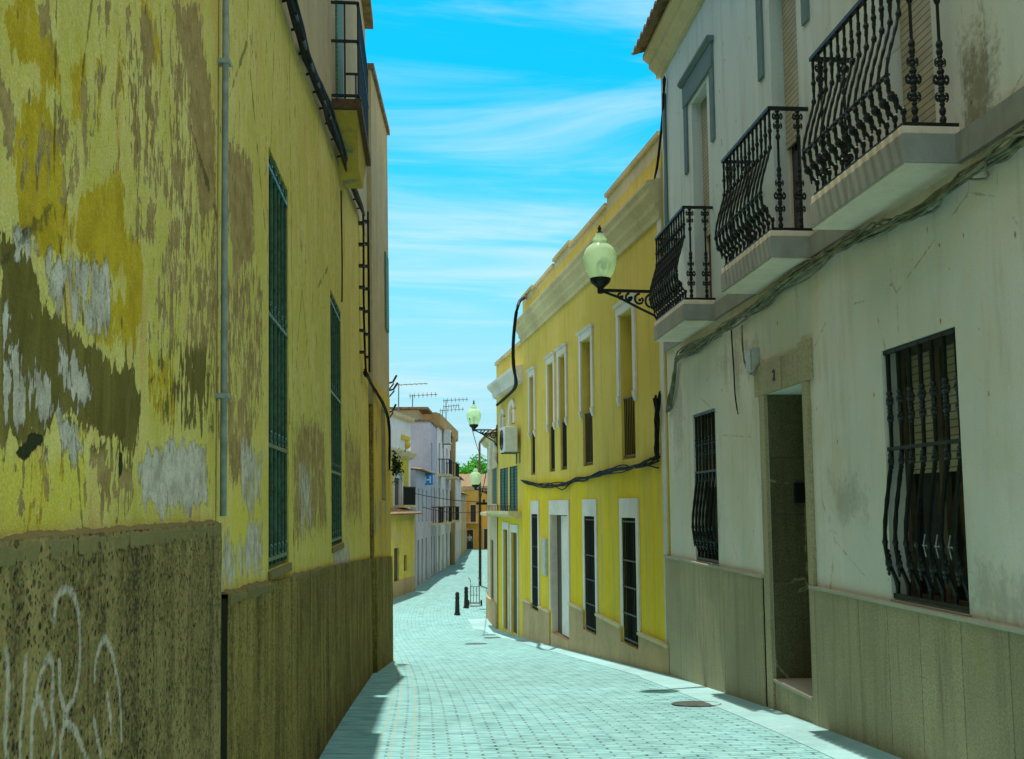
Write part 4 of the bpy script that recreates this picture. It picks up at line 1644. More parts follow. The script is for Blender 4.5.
jb = MB()
ja, jz = FG.at(757, 360)
jb.fbox(FG, ja - .10, ja + .10, jz - .14, jz + .12, .0, .085)
jb.fbox(FG, ja - .085, ja + .085, jz - .125, jz + .105, .086, .10)
jb.org = FG.pt(ja, jz, 0)
jbo = tag(jb.build('junction_box', M['grey_plastic'], bevel=.008), 'white electrical junction box beside the grey doorway with a cable loop', 'junction box')
bundle('cable_loop', 'looped cable hanging from the white junction box', [FG.p3(742, 325, .05), FG.p3(742, 350, .06), FG.p3(746, 372, .07), FG.p3(754, 377, .07), FG.p3(757, 366, .11)], 2, .010, .01, M['cable'], seed=24)

# ================================================================== RIGHT: yellow house
L_Y = 12.85
yh = thing('mustard_house', FY.pt(6, FY.g(6), -3), 'long yellow house with white window trim and a moulded cornice beside the grey house', 'house')
YTOP = FY.at(523, 300)[1]
ytop_near = FY.at(655, 132)[1]
YCORN = FY.at(640, 237)[1]


def yo(x0, x1, yt, yb, dp):
    ym = (yt + yb) / 2
    s1_, zt_ = FY.at(x0, yt)
    s0_ = FY.at(x1, ym)[0]
    s1b = FY.at(x0, ym)[0]
    _, zb = FY.at((x0 + x1) / 2, yb)
    return (s0_, s1b, zb, zt_, dp)


YL = [yo(624, 638, 520, 645, .10), yo(586, 596.3, 515, 632, .10), yo(551.5, 569.5, 515, 648, .16), yo(532.8, 538.8, 513, 610, .10)]
YU = [yo(621, 634.5, 311, 457, .28), yo(582.6, 592.3, 340, 466, .28), yo(560.3, 566.5, 357, 470, .28), yo(549, 554.5, 366, 472, .28), yo(530.6, 535, 382, 476, .28)]
# common sill and head heights
zh = sum(o[3] for o in YL) / 4
zl = [o[2] for o in YL]
YL = [(o[0], o[1], zl[i], zh, o[4]) for i, o in enumerate(YL)]
zuh = sum(o[3] for o in YU) / 5
zul = sum(o[2] for o in YU) / 5
YU = [(o[0], o[1], zul, zuh, o[4]) for o in YU]
YTOPW = EYE + 5.27
wm = wall_mb(FY, 0, L_Y, FY.g(L_Y) - .8, YTOPW - .02, YL + YU, 8)
wm.build('wall', M['yellow'], yh)
PYS = [(FY.at(668, 640)[0], FY.at(668, 647)[1]), FY.at(640, 634.5), FY.at(624, 629), FY.at(597, 615), FY.at(586, 612), FY.at(570, 604), FY.at(551, 613), FY.at(523, 600)]
print('plinth pts', [(round(a, 2), round(b, 2)) for a, b in PYS])
pxs = sorted(PYS)
pl_ = np.polyfit([p[0] for p in pxs[:6]], [p[1] for p in pxs[:6]], 1)
zpl = lambda s: float(np.interp(s, [p[0] for p in pxs], [p[1] for p in pxs]))
cut = sorted([(o[0] - .12, o[1] + .12) for o in YL])
cur = 0.0
for a_, b_ in cut + [(L_Y, L_Y)]:
    if a_ > cur + .02:
        ss4 = list(np.linspace(cur, a_, max(2, int((a_ - cur) / .4) + 1)))
        pm = MB()
        cpm = MB()
        pm.strip(FY, ss4, lambda s: FY.g(s) - .4, zpl, .0, .045)
        cpm.strip(FY, ss4, lambda s: zpl(s) + .002, lambda s: zpl(s) + .05, .0, .07)
        pm.build('plinth', M['beige_plinth'], yh)
        cpm.build('plinth_coping', M['cornice'], yh)
    cur = b_
# below windows the plinth carries on
for o in YL:
    pm = MB()
    if o[4] < .3 and o[2] > FY.g(o[0]) + .05:
        pm.strip(FY, [o[0] - .119, o[1] + .119], lambda s: FY.g(s) - .4, lambda s: o[2] - .003, .0, .043)
        pm.build('plinth', M['beige_plinth'], yh)
for i, o in enumerate(YL):
    a, b, c, d, dp = o
    isdoor = i == 2
    mb = MB()
    mb.fbox(FY, a + .002, b - .002, c, d - .002, -dp + .001, -dp + .02)
    w_ = mb.build('door' if isdoor else 'window', M['wood'] if isdoor else M['glass'], yh)
    tr = MB()
    tw = .15 if not isdoor else .10
    th = FY.at(600, 502)[1] - d
    th = .32
    zb_t = max(c, 0) if False else c
    tr.fbox(FY, a - tw, a - .002, (zpl(a) + .05) if True else c, d + th, .001, .028)
    tr.fbox(FY, b + .002, b + tw, (zpl(b) + .05), d + th, .001, .028)
    tr.fbox(FY, a - .002, b + .002, d + .003, d + th, .001, .028)
    tr.build('trim', M['white_trim'], w_)
    if not isdoor:
        g = MB()
        for q in range(9):
            x = a + .04 + (b - a - .08) * q / 8
            g.tube([FY.pt(x, c + .02, .012), FY.pt(x, d - .01, .012)], .011, 5)
        for t in (.04, .24, .45, .66, .97):
            z = c + (d - c) * t
            g.fbox(FY, a, b, z - .012, z + .012, .0, .024)
        g.build('grille', M['iron'], w_)
        fr_ = MB()
        mid = (a + b) / 2
        for x0, x1, z1 in ((a + .003, a + .05, d - .003), (b - .05, b - .003, d - .003), (mid - .03, mid + .03, d - .003), (a + .05, mid - .03, c + .06), (mid + .03, b - .05, c + .06)):
            fr_.fbox(FY, x0, x1, c, z1, -dp + .021, -dp + .05)
        fr_.build('frame', M['wood'], w_)
    else:
        st = MB()
        st.fbox(FY, a, b, FY.g(a) - .3, FY.g(a) + .16, -dp, .03)
        st.build('step', M['beige_plinth'], w_)
        for q0, q1 in ((b - .014, b - .003), (a + .003, a + .014)):
            rvw = MB()
            rvw.fbox(FY, q0, q1, FY.g(a) + .17, d - .004, -dp + .022, -.002)
            rvw.build('reveal', M['white_trim'], w_)
        pn_ = MB()
        pn_.fbox(FY, a + .02, a + (b - a) * .66, FY.g(a) + .2, d - .02, -dp + .022, -dp + .06)
        pn_.build('panel', M['white_trim'], w_)
for i, o in enumerate(YU):
    a, b, c, d, dp = o
    mb = MB()
    mb.fbox(FY, a + .002, b - .002, c, d - .002, -dp + .001, -dp + .02)
    w_ = mb.build('window', M['glass'], yh)
    sh = MB()
    sh.fbox(FY, a + .02, b - .02, c + .9, d - .005, -dp + .021, -dp + .05)
    sh.build('roller_shutter', M['roller'], w_)
    tr = MB()
    tw = .17
    zc_ = FY.at(600, 392)[1]
    zc_ = d - (d - c) * .56
    tr.fbox(FY, a - tw, a - .01, zc_, d + .01, .001, .035)
    tr.fbox(FY, b + .01, b + tw, zc_, d + .01, .001, .035)
    tr.fbox(FY, a - tw, b + tw, d + .012, d + .16, .001, .04)
    tr.prof(FY, a - tw - .05, b + tw + .05, [(.001, d + .162), (.06, d + .162), (.09, d + .20), (.001, d + .22)])
    for s0_, s1_ in ((a - tw + .01, a - .02), (b + .02, b + tw - .01)):
        tr.prof(FY, s0_, s1_, [(.001, zc_ - .002), (.06, zc_ - .002), (.05, zc_ - .07), (.02, zc_ - .16), (.001, zc_ - .16)])
    tr.build('trim', M['white_trim'], w_)
    rl = MB()
    for z in (c + .06, c + 1.02):
        rl.fbox(FY, a, b, z - .012, z + .012, -.06, -.035)
    for q in range(8):
        x = a + .05 + (b - a - .1) * q / 7
        rl.tube([FY.pt(x, c + .06, -.047), FY.pt(x, c + 1.02, -.047)], .010, 5)
    rl.build('railing', M['iron'], w_)
# cornice and stepped parapet
cz = YCORN
cm = MB()
cm.prof(FY, .0, L_Y + .06, [(.0, cz), (.05, cz), (.05, cz + .10), (.11, cz + .16), (.11, cz + .24), (.20, cz + .36), (.20, cz + .44), (.24, cz + .50), (.24, cz + .55), (.0, cz + .60)])
cm.build('cornice', M['cornice'], yh)
pa = MB()
pz = YTOPW - .02
steps = [(0, 3.4, .18), (3.4, 6.6, .02), (6.6, 8.4, .12), (8.4, 11.2, .02), (11.2, L_Y, .10)]
for a_, b_, hh_ in steps:
    pa.fbox(FY, a_, b_, pz + .002, pz + hh_ + .08, -.25, .0)
    pa.fbox(FY, a_, b_, pz + hh_ + .082, pz + hh_ + .15, -.28, .05)
pa.build('parapet', M['cornice'], yh)
cs = MB()
cs.fbox(FY, 0.02, .22, zpl(.1) + .06, EYE + 5, .002, .02)
cs.build('corner_strip', M['white_trim'], yh)
# meter panel
mp_ = MB()
ma, mz0 = FY.at(548, 576)
mb0, mz1 = FY.at(543.5, 538)
mp_.fbox(FY, ma, mb0, mz0, mz1, .0, .05)
mp_.fbox(FY, ma + .04, mb0 - .04, mz0 + .05, mz1 - .05, .051, .06)
mp_.org = FY.pt(ma, mz0, 0)
tag(mp_.build('meter_cabinet', M['grey_plastic'], bevel=.005), 'grey meter cabinet on the yellow wall left of the white framed door', 'meter cabinet')
# cables of yellow house
yp = [FY.p3(x, y, .06) for x, y in ((657, 459), (640, 466), (620, 468), (606, 473), (590, 478), (572, 480), (560, 486), (540, 484), (521, 480))]
bundle('cable_bundle', 'sagging dark cables strung across the middle of the yellow house', yp, 8, .012, .11, M['cable_black'], seed=31)
yp = [FY.p3(x, y, .07) for x, y in ((657, 398), (657, 420), (656, 440), (657, 460))]
bundle('cable_coil', 'coil of dark cable where the yellow and grey houses meet', yp, 7, .016, .08, M['cable_black'], seed=32)
yp = [FY.pt(L_Y - .6, YTOPW + .1, .05), FR2.p3(519, 300, .5), FR2.p3(515, 318, .6), FR2.p3(513, 345, .6), FR2.p3(513, 368, .5), FR2.p3(518, 386, .2), FR2.p3(510, 394, .1), FR2.p3(497, 405, .1)]
bundle('loose_cable', 'thick black cable looping off the parapet at the far end of the yellow house', yp, 2, .035, .02, M['cable_black'], seed=33)

# ================================================================== RIGHT: far houses
r2 = thing('narrow_house', FR2.pt(2, FR2.g(2), -3), 'narrow yellow house with teal shutters and a shallow balcony past the long yellow one', 'house')
L2_ = 4.75
R2T = FR2.at(515, 350)[1]


def ro(F, x0, x1, yt, yb, dp):
    ym = (yt + yb) / 2
    return (F.at(x1, ym)[0], F.at(x0, ym)[0], F.at((x0 + x1) / 2, yb)[1], F.at((x0 + x1) / 2, yt)[1], dp)


R2D = [ro(FR2, 504, 508.5, 530, 630, .07), ro(FR2, 512, 518, 533, 634, .07)]
R2U = [ro(FR2, 500.5, 508, 468, 511, .08), ro(FR2, 510, 517.5, 466, 511, .08), ro(FR2, 502.3, 504.6, 419, 430, .06), ro(FR2, 511.5, 515, 412, 424, .06)]
wall_mb(FR2, .0, L2_, FR2.g(4) - .8, R2T, R2D + R2U, 8).build('wall', M['yellow'], r2)
for o in R2D:
    mb = MB(); mb.fbox(FR2, o[0] + .002, o[1] - .002, o[2], o[3] - .002, -.069, -.05)
    d_ = mb.build('door', M['wood'], r2)
    tr = MB()
    tr.fbox(FR2, o[0] - .14, o[0] - .002, o[2], o[3] + .02, .001, .03)
    tr.fbox(FR2, o[1] + .002, o[1] + .14, o[2], o[3] + .02, .001, .03)
    tr.prof(FR2, o[0] - .14, o[1] + .14, [(.001, o[3] + .022), (.03, o[3] + .022), (.03, o[3] + .22), (.001, o[3] + .22)])
    tr.build('trim', M['white_trim'], d_)
for i, o in enumerate(R2U):
    mb = MB(); mb.fbox(FR2, o[0] + .002, o[1] - .002, o[2], o[3] - .002, -o[4] + .001, -.02 if i < 2 else -.04)
    w_ = mb.build('window', M['shutter_teal'] if i < 2 else M['glass'], r2)
    if i < 2:
        fr_ = MB()
        m_ = (o[0] + o[1]) / 2
        for x in (o[0], m_ - .025, o[1] - .05):
            fr_.fbox(FR2, x, x + .05, o[2], o[3] - .002, -.019, .012)
        fr_.fbox(FR2, o[0] + .05, m_ - .025, o[2], o[2] + .06, -.019, .012)
        fr_.fbox(FR2, m_ + .025, o[1] - .05, o[2], o[2] + .06, -.019, .012)
        fr_.build('frame', M['shutter_teal'], w_)
    else:
        tr = MB()
        cxm = (o[0] + o[1]) / 2
        hw = (o[1] - o[0]) / 2 + .1
        pts = [FR2.pt(cxm + hw * math.cos(t), o[3] + .02 + hw * math.sin(t) * .7, .02) for t in np.linspace(0, math.pi, 9)]
        tr.tube([FR2.pt(cxm + hw, o[2], .02)] + pts + [FR2.pt(cxm - hw, o[2], .02)], .07, 6)
        tr.build('trim', M['white_trim'], w_)
bz = FR2.at(510, 514)[1]
mb = MB(); mb.prof(FR2, .3, L2_ - .1, [(.0, bz - .10), (.18, bz - .08), (.36, bz), (.36, bz + .08), (.0, bz + .08)])
b_ = mb.build('balcony', M['cornice'], r2)
rl = MB()
for s_ in np.arange(.35, L2_ - .1, .3):
    rl.tube([FR2.pt(s_, bz + .08, .33), FR2.pt(s_, bz + .22, .33)], .008, 5)
rl.fbox(FR2, .3, L2_ - .1, bz + .22, bz + .24, .32, .34)
rl.build('railing', M['iron_far'], b_)
cz = FR2.at(518, 378)[1]
mb = MB(); mb.prof(FR2, .0, L2_ + .1, [(.0, cz - .2), (.1, cz - .15), (.14, cz), (.28, cz + .14), (.28, cz + .22), (.0, cz + .26)])
mb.build('cornice', M['white_trim'], r2)
mb = MB(); mb.fbox(FR2, 0, L2_, R2T + .003, R2T + .10, -8, .06)
mb.build('roof', M['cornice'], r2)


def aircon(F, s_, z, wd_, ht, dp, label):
    rt = thing('air_conditioner', F.pt(s_, z, .1), label, 'air conditioner', 'air conditioners on the walls')
    mb = MB()
    mb.fbox(F, s_ - wd_ / 2, s_ + wd_ / 2, z, z + ht, .10, .10 + dp)
    mb.build('casing', M['white_metal'], rt, bevel=.015)
    g = MB()
    c = F.pt(s_ + wd_ * .12, z + ht / 2, .10 + dp + .012)
    rads = [ht * .12, ht * .24, ht * .36, ht * .42]
    for r_ in rads:
        pts = [c + F.d * r_ * math.cos(t) + Vector((0, 0, r_ * math.sin(t))) for t in np.linspace(0, 2 * math.pi, 18)]
        g.tube(pts, .008, 4)
    for t in np.linspace(0, math.pi, 5)[:-1]:
        v = F.d * math.cos(t) + Vector((0, 0, math.sin(t)))
        g.tube([c - v * ht * .42, c + v * ht * .42], .006, 4)
    g.build('fan_grille', M['iron_far'], rt)
    b = MB()
    for q in (-.3, .3):
        b.fbox(F, s_ + wd_ * q - .02, s_ + wd_ * q + .02, z - .04, z - .002, .0, .10 + dp)
        b.fbox(F, s_ + wd_ * q - .02, s_ + wd_ * q + .02, z - .3, z - .042, .0, .03)
    b.build('bracket', M['steel'], rt)
    return rt


sA, zA = FR2.at(519, 449)
aircon(FR2, .75, EYE + 1.42, .85, .66, .34, 'white air conditioner sticking out of the narrow yellow house')

r3 = thing('beige_house', FR3.pt(2.5, FR3.g(2), -3), 'beige house with an arched upper window beyond the teal shutters', 'house')
L3_ = 5.0
R3T = FR3.at(489, 441)[1]
R3O = [ro(FR3, 490.5, 493.5, 540, 600, .12), ro(FR3, 491.5, 497, 468, 504, .1)]
wall_mb(FR3, 0, L3_, FR3.g(4) - .8, R3T, R3O, 8).build('wall', M['beige'], r3)
for i, o in enumerate(R3O):
    mb = MB(); mb.fbox(FR3, o[0] + .002, o[1] - .002, o[2], o[3] - .002, -o[4] + .001, -.05)
    w_ = mb.build('door' if i == 0 else 'window', M['wood'] if i == 0 else M['shutter_teal'], r3)
    if i == 1:
        tr = MB()
        cxm = (o[0] + o[1]) / 2
        hw = (o[1] - o[0]) / 2 + .08
        pts = [FR3.pt(cxm + hw * math.cos(t), o[3] + .02 + hw * math.sin(t) * .8, .04) for t in np.linspace(0, math.pi, 9)]
        tr.tube(pts, .07, 6)
        tr.build('trim', M['white_trim'], w_)
pm = MB(); pm.strip(FR3, [0, 2.5, L3_], lambda s: FR3.g(s) - .3, lambda s: FR3.g(s) + .75, .0, .05)
pm.build('plinth', M['beige_plinth'], r3)
mb = MB(); mb.prof(FR3, 0, L3_ + .1, [(.0, R3T - .2), (.12, R3T - .14), (.22, R3T), (.0, R3T)])
mb.build('cornice', M['cornice'], r3)
tile_roof(FR3, 0, L3_ + .1, R3T + .01, .7, .28, -4, parent=r3)
zbk = FR3.at(493, 512)[1]
mb = MB(); mb.fbox(FR3, o[0] - .3, o[1] + .3, zbk - .1, zbk, .0, .35)
b_ = mb.build('balcony', M['cornice'], r3)

FR4 = Fac((2.75, 38.1), (.03, 1), 'R')
r4 = thing('white_house', FR4.pt(5, FR4.g(5), -3), 'pale house with a rounded brown gable behind the beige house', 'house')
R4T = EYE + (506 - 425) * 40 / FPX
wall_mb(FR4, 0, 9, FR4.g(8) - .8, R4T, [], 8).build('wall', M['white_far'], r4)
gb = MB()
pr = [FR4.pt(0.0, R4T + .003, -.05)]
for t in np.linspace(0, math.pi / 2, 8):
    pr.append(FR4.pt(0, R4T + .003 + .75 * math.sin(t), -.6 - 0 + .55 * math.cos(t) * 1.0))
pr.append(FR4.pt(0, R4T + .003, -.6))
n = len(pr)
back = [p + FR4.d * .6 for p in pr]
gb.add(pr + back, [tuple(range(n)), tuple(range(n, 2 * n))[::-1]] + [(i, (i + 1) % n, n + (i + 1) % n, n + i) for i in range(n)])
gb.build('gable', M['tile'], r4)
mb = MB(); mb.fbox(FR4, .65, 9, R4T + .003, R4T + .12, -8, .1)
mb.build('roof', M['tile'], r4)
# more of the right row, mostly hidden by the bend
FR5 = Fac((3.15, 47.6), (.062, 1), 'R')
for i, (s0_, s1_, h_, mt, lb_) in enumerate(((0, 18, 5.6, 'cream_far', 'cream house on the right of the far street bend'), (18.1, 40, 6.6, 'white_far', 'white house on the right before the end of the far street'), (40.1, 70, 5.8, 'beige', 'beige house furthest along the right side of the street'))):
    rt = thing('row_house', FR5.pt((s0_ + s1_) / 2, FR5.g(s0_), -3), lb_, 'house', 'houses along the far right')
    zb_ = FR5.g(s1_) - .5
    ops = []
    for q in np.arange(s0_ + 1.2, s1_ - 1.5, 3.4):
        ops += [(q, q + 1.0, FR5.g(q) + .1, FR5.g(q) + 2.3, .15), (q, q + 1.0, FR5.g(q) + 3.2, FR5.g(q) + 5.0, .15)]
    ops = [(a, b, c, d if d < FR5.g(s0_) + h_ - .2 else FR5.g(s0_) + h_ - .3, e) for a, b, c, d, e in ops]
    wall_mb(FR5, s0_, s1_, zb_, FR5.g(s0_) + h_, ops, 8).build('wall', M[mt], rt)
    for k_, o in enumerate(ops):
        mb = MB(); mb.fbox(FR5, o[0] + .002, o[1] - .002, o[2], o[3] - .002, -.149, -.1)
        mb.build('door' if k_ % 2 == 0 else 'window', M['wood'] if k_ % 2 == 0 else M['glass'], rt)
    tile_roof(FR5, s0_, s1_, FR5.g(s0_) + h_ + .01, 1.2, .3, -4.5, .5, parent=rt)

# ================================================================== LEFT: far houses
FL2 = Fac((-.48, 52.6), (1.0, 5.2), 'L')


def s_of(F, x, y=560):
    return F.at(x, y)[0]


l2 = thing('tiled_house', FL2.pt(-4, FL2.g(-4), -3), 'low damp yellow house with a tiled roof where the street bends', 'house')
LT = EYE - .36
L2O = [ro(FL2, 394, 399, 548, 593, .15), ro(FL2, 404, 407, 555, 571, .12), ]
L2O = [(min(o[0], o[1]), max(o[0], o[1]), *o[2:]) for o in L2O]
wall_mb(FL2, -12, 0, FL2.g(0) - .6, LT, L2O, 6).build('wall', M['damp_yellow'], l2)
for i, o in enumerate(L2O):
    mb = MB(); mb.fbox(FL2, o[0] + .002, o[1] - .002, o[2], o[3] - .002, -o[4] + .001, -.08)
    mb.build('door' if i == 0 else 'window', M['wood'], l2)
tile_roof(FL2, -12, .15, LT + .01, .75, .35, -2.6, .22, parent=l2)
tile_roof(FL2, -12, .15, LT + .01, .75, -6.2, -2.6, .22, parent=l2)
pm = MB(); pm.strip(FL2, [-12, -8, -4, 0], lambda s: FL2.g(s) - .3, lambda s: FL2.g(s) + .7, .0, .03)
pm.build('plinth', M['beige_plinth'], l2)

FL2B = Fac((-.72, 54.4), (1.0, 5.0), 'L')
lb_ = thing('ornate_house', FL2B.pt(-3, FL2B.g(-3), -3), 'white and yellow house with plaster ornaments above the low tiled roof', 'house')
BT = FL2B.at(404, 416)[1]
bw = ro(FL2B, 393, 400.5, 478, 505, .15)
bw = (min(bw[:2]), max(bw[:2]), *bw[2:])
wall_mb(FL2B, -9, 0, FL2B.g(0) - .6, BT, [bw], 4.5).build('wall', M['white_far'], lb_)
ys_ = MB()
cz = FL2B.at(405, 457)[1]
ylow = FL2B.at(405, 520)[1]
ys_.fbox(FL2B, -9, bw[0] - .2, ylow, cz - .05, .001, .03)
ys_.fbox(FL2B, bw[1] + .2, -.6, ylow, cz - .05, .001, .03)
ys_.fbox(FL2B, bw[0] - .2, bw[1] + .2, bw[3] + .35, cz - .05, .001, .03)
ys_.build('yellow_field', M['ornament_yellow'], lb_)
orn = MB()
for xa, xb, ya, yb in ((401, 409, 434.5, 439), (401, 409, 450, 453.5)):
    sa, za = FL2B.at(xa, ya); sb_, _ = FL2B.at(xb, ya); _, zb2 = FL2B.at(xa, yb)
    orn.fbox(FL2B, sa, sb_, zb2, za, .001, .06)
sm, zm = FL2B.at(405.7, 445)
orn.lathe(FL2B.pt(sm, zm, .05), [(.02, -.2), (.16, -.12), (.2, 0), (.16, .12), (.02, .2)], 10)
orn.build('ornament', M['ornament_yellow'], lb_)
cm = MB(); cm.prof(FL2B, -9, .1, [(.0, cz - .1), (.18, cz), (.3, cz + .2), (.3, cz + .28), (.0, cz + .3)])
cm.prof(FL2B, -9, .1, [(.0, BT - .25), (.15, BT - .15), (.2, BT), (.0, BT + .02)])
cm.build('cornice', M['cream_far'], lb_)
mb = MB(); mb.fbox(FL2B, bw[0] + .003, bw[1] - .003, bw[2], bw[3] - .003, -.149, -.1)
w_ = mb.build('window', M['glass'], lb_)
tr = MB()
cxm, hw = (bw[0] + bw[1]) / 2, (bw[1] - bw[0]) / 2 + .1
tr.tube([FL2B.pt(cxm - hw, bw[2], .03)] + [FL2B.pt(cxm - hw * math.cos(t), bw[3] + .3 * math.sin(t), .03) for t in np.linspace(0, math.pi, 8)] + [FL2B.pt(cxm + hw, bw[2], .03)], .09, 5)
tr.build('trim', M['white_trim'], w_)
sb0, zb0 = FL2B.at(394, 505); sb1, _ = FL2B.at(406, 505)
mb = MB(); mb.fbox(FL2B, sb0, sb1, zb0 - .12, zb0, .0, .5)
b_ = mb.build('balcony', M['cornice'], lb_)
rl = MB()
for q in np.linspace(sb0 + .05, sb1 - .05, 12):
    rl.tube([FL2B.pt(q, zb0, .45), FL2B.pt(q, zb0 + .8, .45)], .028, 5)
rl.fbox(FL2B, sb0, sb1, zb0 + .8, zb0 + .86, .42, .48)
rl.build('railing', M['iron_far'], b_)

FL3 = Fac((-.45, 54.6), (.0815, 1), 'L')
l3 = thing('lilac_house', FL3.pt(5, FL3.g(5), -3), 'pale two storey house front just behind the blue H sign', 'house')
T3 = EYE + (506 - 472) * 58 / FPX
ops = []
for q in (1.0, 3.4, 6.0):
    ops += [(q, q + 1.1, FL3.g(q), FL3.g(q) + 2.3, .15), (q + .1, q + 1.0, FL3.g(q) + 3.2, FL3.g(q) + 4.9, .12)]
wall_mb(FL3, 0, 9, FL3.g(9) - .6, T3, ops, 3.0).build('wall', M['lilac'], l3)
for k_, o in enumerate(ops):
    mb = MB(); mb.fbox(FL3, o[0] + .002, o[1] - .002, o[2], o[3] - .002, -o[4] + .001, -.09)
    mb.build('door' if k_ % 2 == 0 else 'window', M['wood'] if k_ % 2 == 0 else M['shutter_teal'], l3)
tile_roof(FL3, -.1, 9, T3 + .01, .3, .3, -3, .4, parent=l3)

l4 = thing('tall_lilac_house', FL3.pt(11, FL3.g(11), -3), 'tall lilac house with a blank side wall and a roof terrace hut', 'house')
T4 = EYE + (506 - 423) * 64 / FPX
ops = [(9.9, 10.8, FL3.g(10) + .05, FL3.g(10) + 2.3, .15), (12.0, 13.1, FL3.g(10) + .05, FL3.g(10) + 2.3, .15), (9.9, 10.8, FL3.g(10) + 3.2, FL3.g(10) + 5.2, .15), (12.0, 12.9, FL3.g(10) + 3.2, FL3.g(10) + 5.2, .15), (9.9, 10.8, FL3.g(10) + 6.2, FL3.g(10) + 7.8, .15)]
wall_mb(FL3, 9.05, 13.9, FL3.g(14) - .6, T4, ops, 7).build('wall', M['lilac'], l4)
for k_, o in enumerate(ops):
    mb = MB(); mb.fbox(FL3, o[0] + .002, o[1] - .002, o[2], o[3] - .002, -o[4] + .001, -.09)
    mb.build('door' if k_ < 2 else 'window', M['wood'], l4)
mb = MB(); mb.fbox(FL3, 9.0, 14.0, T4 + .003, T4 + .14, -7.05, .08)
rf = mb.build('roof', M['tile'], l4)
mb = MB(); mb.fbox(FL3, 10.2, 13, T4 + .143, T4 + .8, -3.2, -.8)
h_ = mb.build('roof_hut', M['cream_far'], l4)
mb = MB(); mb.fbox(FL3, 9.8, 13.3, T4 + .803, T4 + .95, -3.5, -.2)
mb.build('hut_roof', M['tile'], h_)
for z, s0_, s1_ in ((FL3.g(10) + 3.1, 9.6, 11.2), (FL3.g(10) + 3.1, 11.8, 13.2)):
    mb = MB(); mb.fbox(FL3, s0_, s1_, z - .12, z, .0, .55)
    b_ = mb.build('balcony', M['cream_far'], l4)
    rl = MB()
    for q in np.linspace(s0_ + .05, s1_ - .05, 9):
        rl.tube([FL3.pt(q, z, .5), FL3.pt(q, z + .9, .5)], .022, 5)
    for q in (.15, .3):
        rl.tube([FL3.pt(s0_ + .05, z, q), FL3.pt(s0_ + .05, z + .9, q)], .022, 5)
    rl.fbox(FL3, s0_, s1_, z + .9, z + .95, .47, .53)
    rl.fbox(FL3, s0_, s0_ + .05, z + .9, z + .95, .0, .47)
    rl.build('railing', M['iron_far'], b_)

FM = Fac((.74, 68.6), (.098, 1), 'L')
m_ = thing('apartment_house', FM.pt(7, FM.g(7), -3), 'white apartment house with brown eaves and stacked balconies on the left', 'house')
TM = EYE + (506 - 431) * 72 / FPX
LM = 17
ops = []
gm = FM.g(5)
for q in (1.2, 4.2, 7.4, 10.8, 14):
    ops += [(q, q + 1.2, gm - .3, gm + 2.3, .15)]
    ops += [(q, q + 1.1, gm + 3.3, gm + 5.3, .15), (q, q + 1.1, gm + 6.3, gm + 8.2, .15)]
wall_mb(FM, 0, LM, FM.g(LM) - .6, TM, ops, 8).build('wall', M['white_far'], m_)
for k_, o in enumerate(ops):
    mb = MB(); mb.fbox(FM, o[0] + .002, o[1] - .002, o[2], o[3] - .002, -o[4] + .001, -.09)
    mb.build('door' if k_ % 3 == 0 else 'window', M['wood'] if k_ % 3 == 0 else M['shutter_teal'], m_)
mb = MB(); mb.prof(FM, -.1, LM, [(.0, TM + .003), (.18, TM + .10), (.18, TM + .85), (.0, TM + .85)])
mb.build('eaves', M['brown_far'], m_)
mb = MB(); mb.fbox(FM, -.1, LM, TM + .003, TM + .9, -8, -.003)
mb.build('attic', M['brown_far'], m_)
for z, s0_, s1_ in ((gm + 6.2, .6, 3), (gm + 3.2, .6, 3), (gm + 6.2, 6.8, 10), (gm + 3.2, 6.8, 10)):
    mb = MB(); mb.fbox(FM, s0_, s1_, z - .15, z, .0, .75)
    b_ = mb.build('balcony', M['cream_far'], m_)
    rl = MB()
    for q in np.linspace(s0_ + .05, s1_ - .05, 9):
        rl.tube([FM.pt(q, z, .7), FM.pt(q, z + .9, .7)], .025, 5)
    for q in (.12, .26, .4, .55):
        rl.tube([FM.pt(s0_ + .05, z, q), FM.pt(s0_ + .05, z + .9, q)], .025, 5)
    rl.fbox(FM, s0_, s1_, z + .9, z + .95, .67, .73)
    rl.fbox(FM, s0_, s0_ + .05, z + .9, z + .95, .0, .67)
    rl.build('railing', M['iron_far'], b_)
mb = MB(); mb.fbox(FM, 11.5, 12.3, gm - .3, TM, .001, .3)
mb.build('pilaster', M['brown_far'], m_)
aircon(FM, 4.4, gm + 8.3, 1.1, .9, .45, 'white air conditioner high on the white apartment house')

FN = Fac((2.42, 85.7), (.060, 1), 'L')
for i, (s0_, s1_, h_, mt, lab) in enumerate(((.1, 14, 6.6, 'white_far', 'pale house beyond the apartment house on the left'), (14.1, 34.5, 5.6, 'cream_far', 'cream house furthest along the left side of the street'))):
    rt = thing('row_house', FN.pt((s0_ + s1_) / 2, FN.g(s0_), -3), lab, 'house', 'houses along the far left')
    ops = []
    for q in np.arange(s0_ + 1.2, s1_ - 1.5, 3.2):
        ops += [(q, q + 1.1, FN.g(q) + .1, FN.g(q) + 2.3, .15), (q, q + 1.0, FN.g(q) + 3.1, FN.g(q) + 4.9, .15)]
    wall_mb(FN, s0_, s1_, FN.g(s1_) - .5, FN.g(s0_) + h_, ops, 8).build('wall', M[mt], rt)
    for k_, o in enumerate(ops):
        mb = MB(); mb.fbox(FN, o[0] + .002, o[1] - .002, o[2], o[3] - .002, -.149, -.1)
        mb.build('door' if k_ % 2 == 0 else 'window', M['wood'] if k_ % 2 == 0 else M['shutter_teal'], rt)
    tile_roof(FN, s0_, s1_, FN.g(s0_) + h_ + .01, 1.2, .3, -4.5, .5, parent=rt)

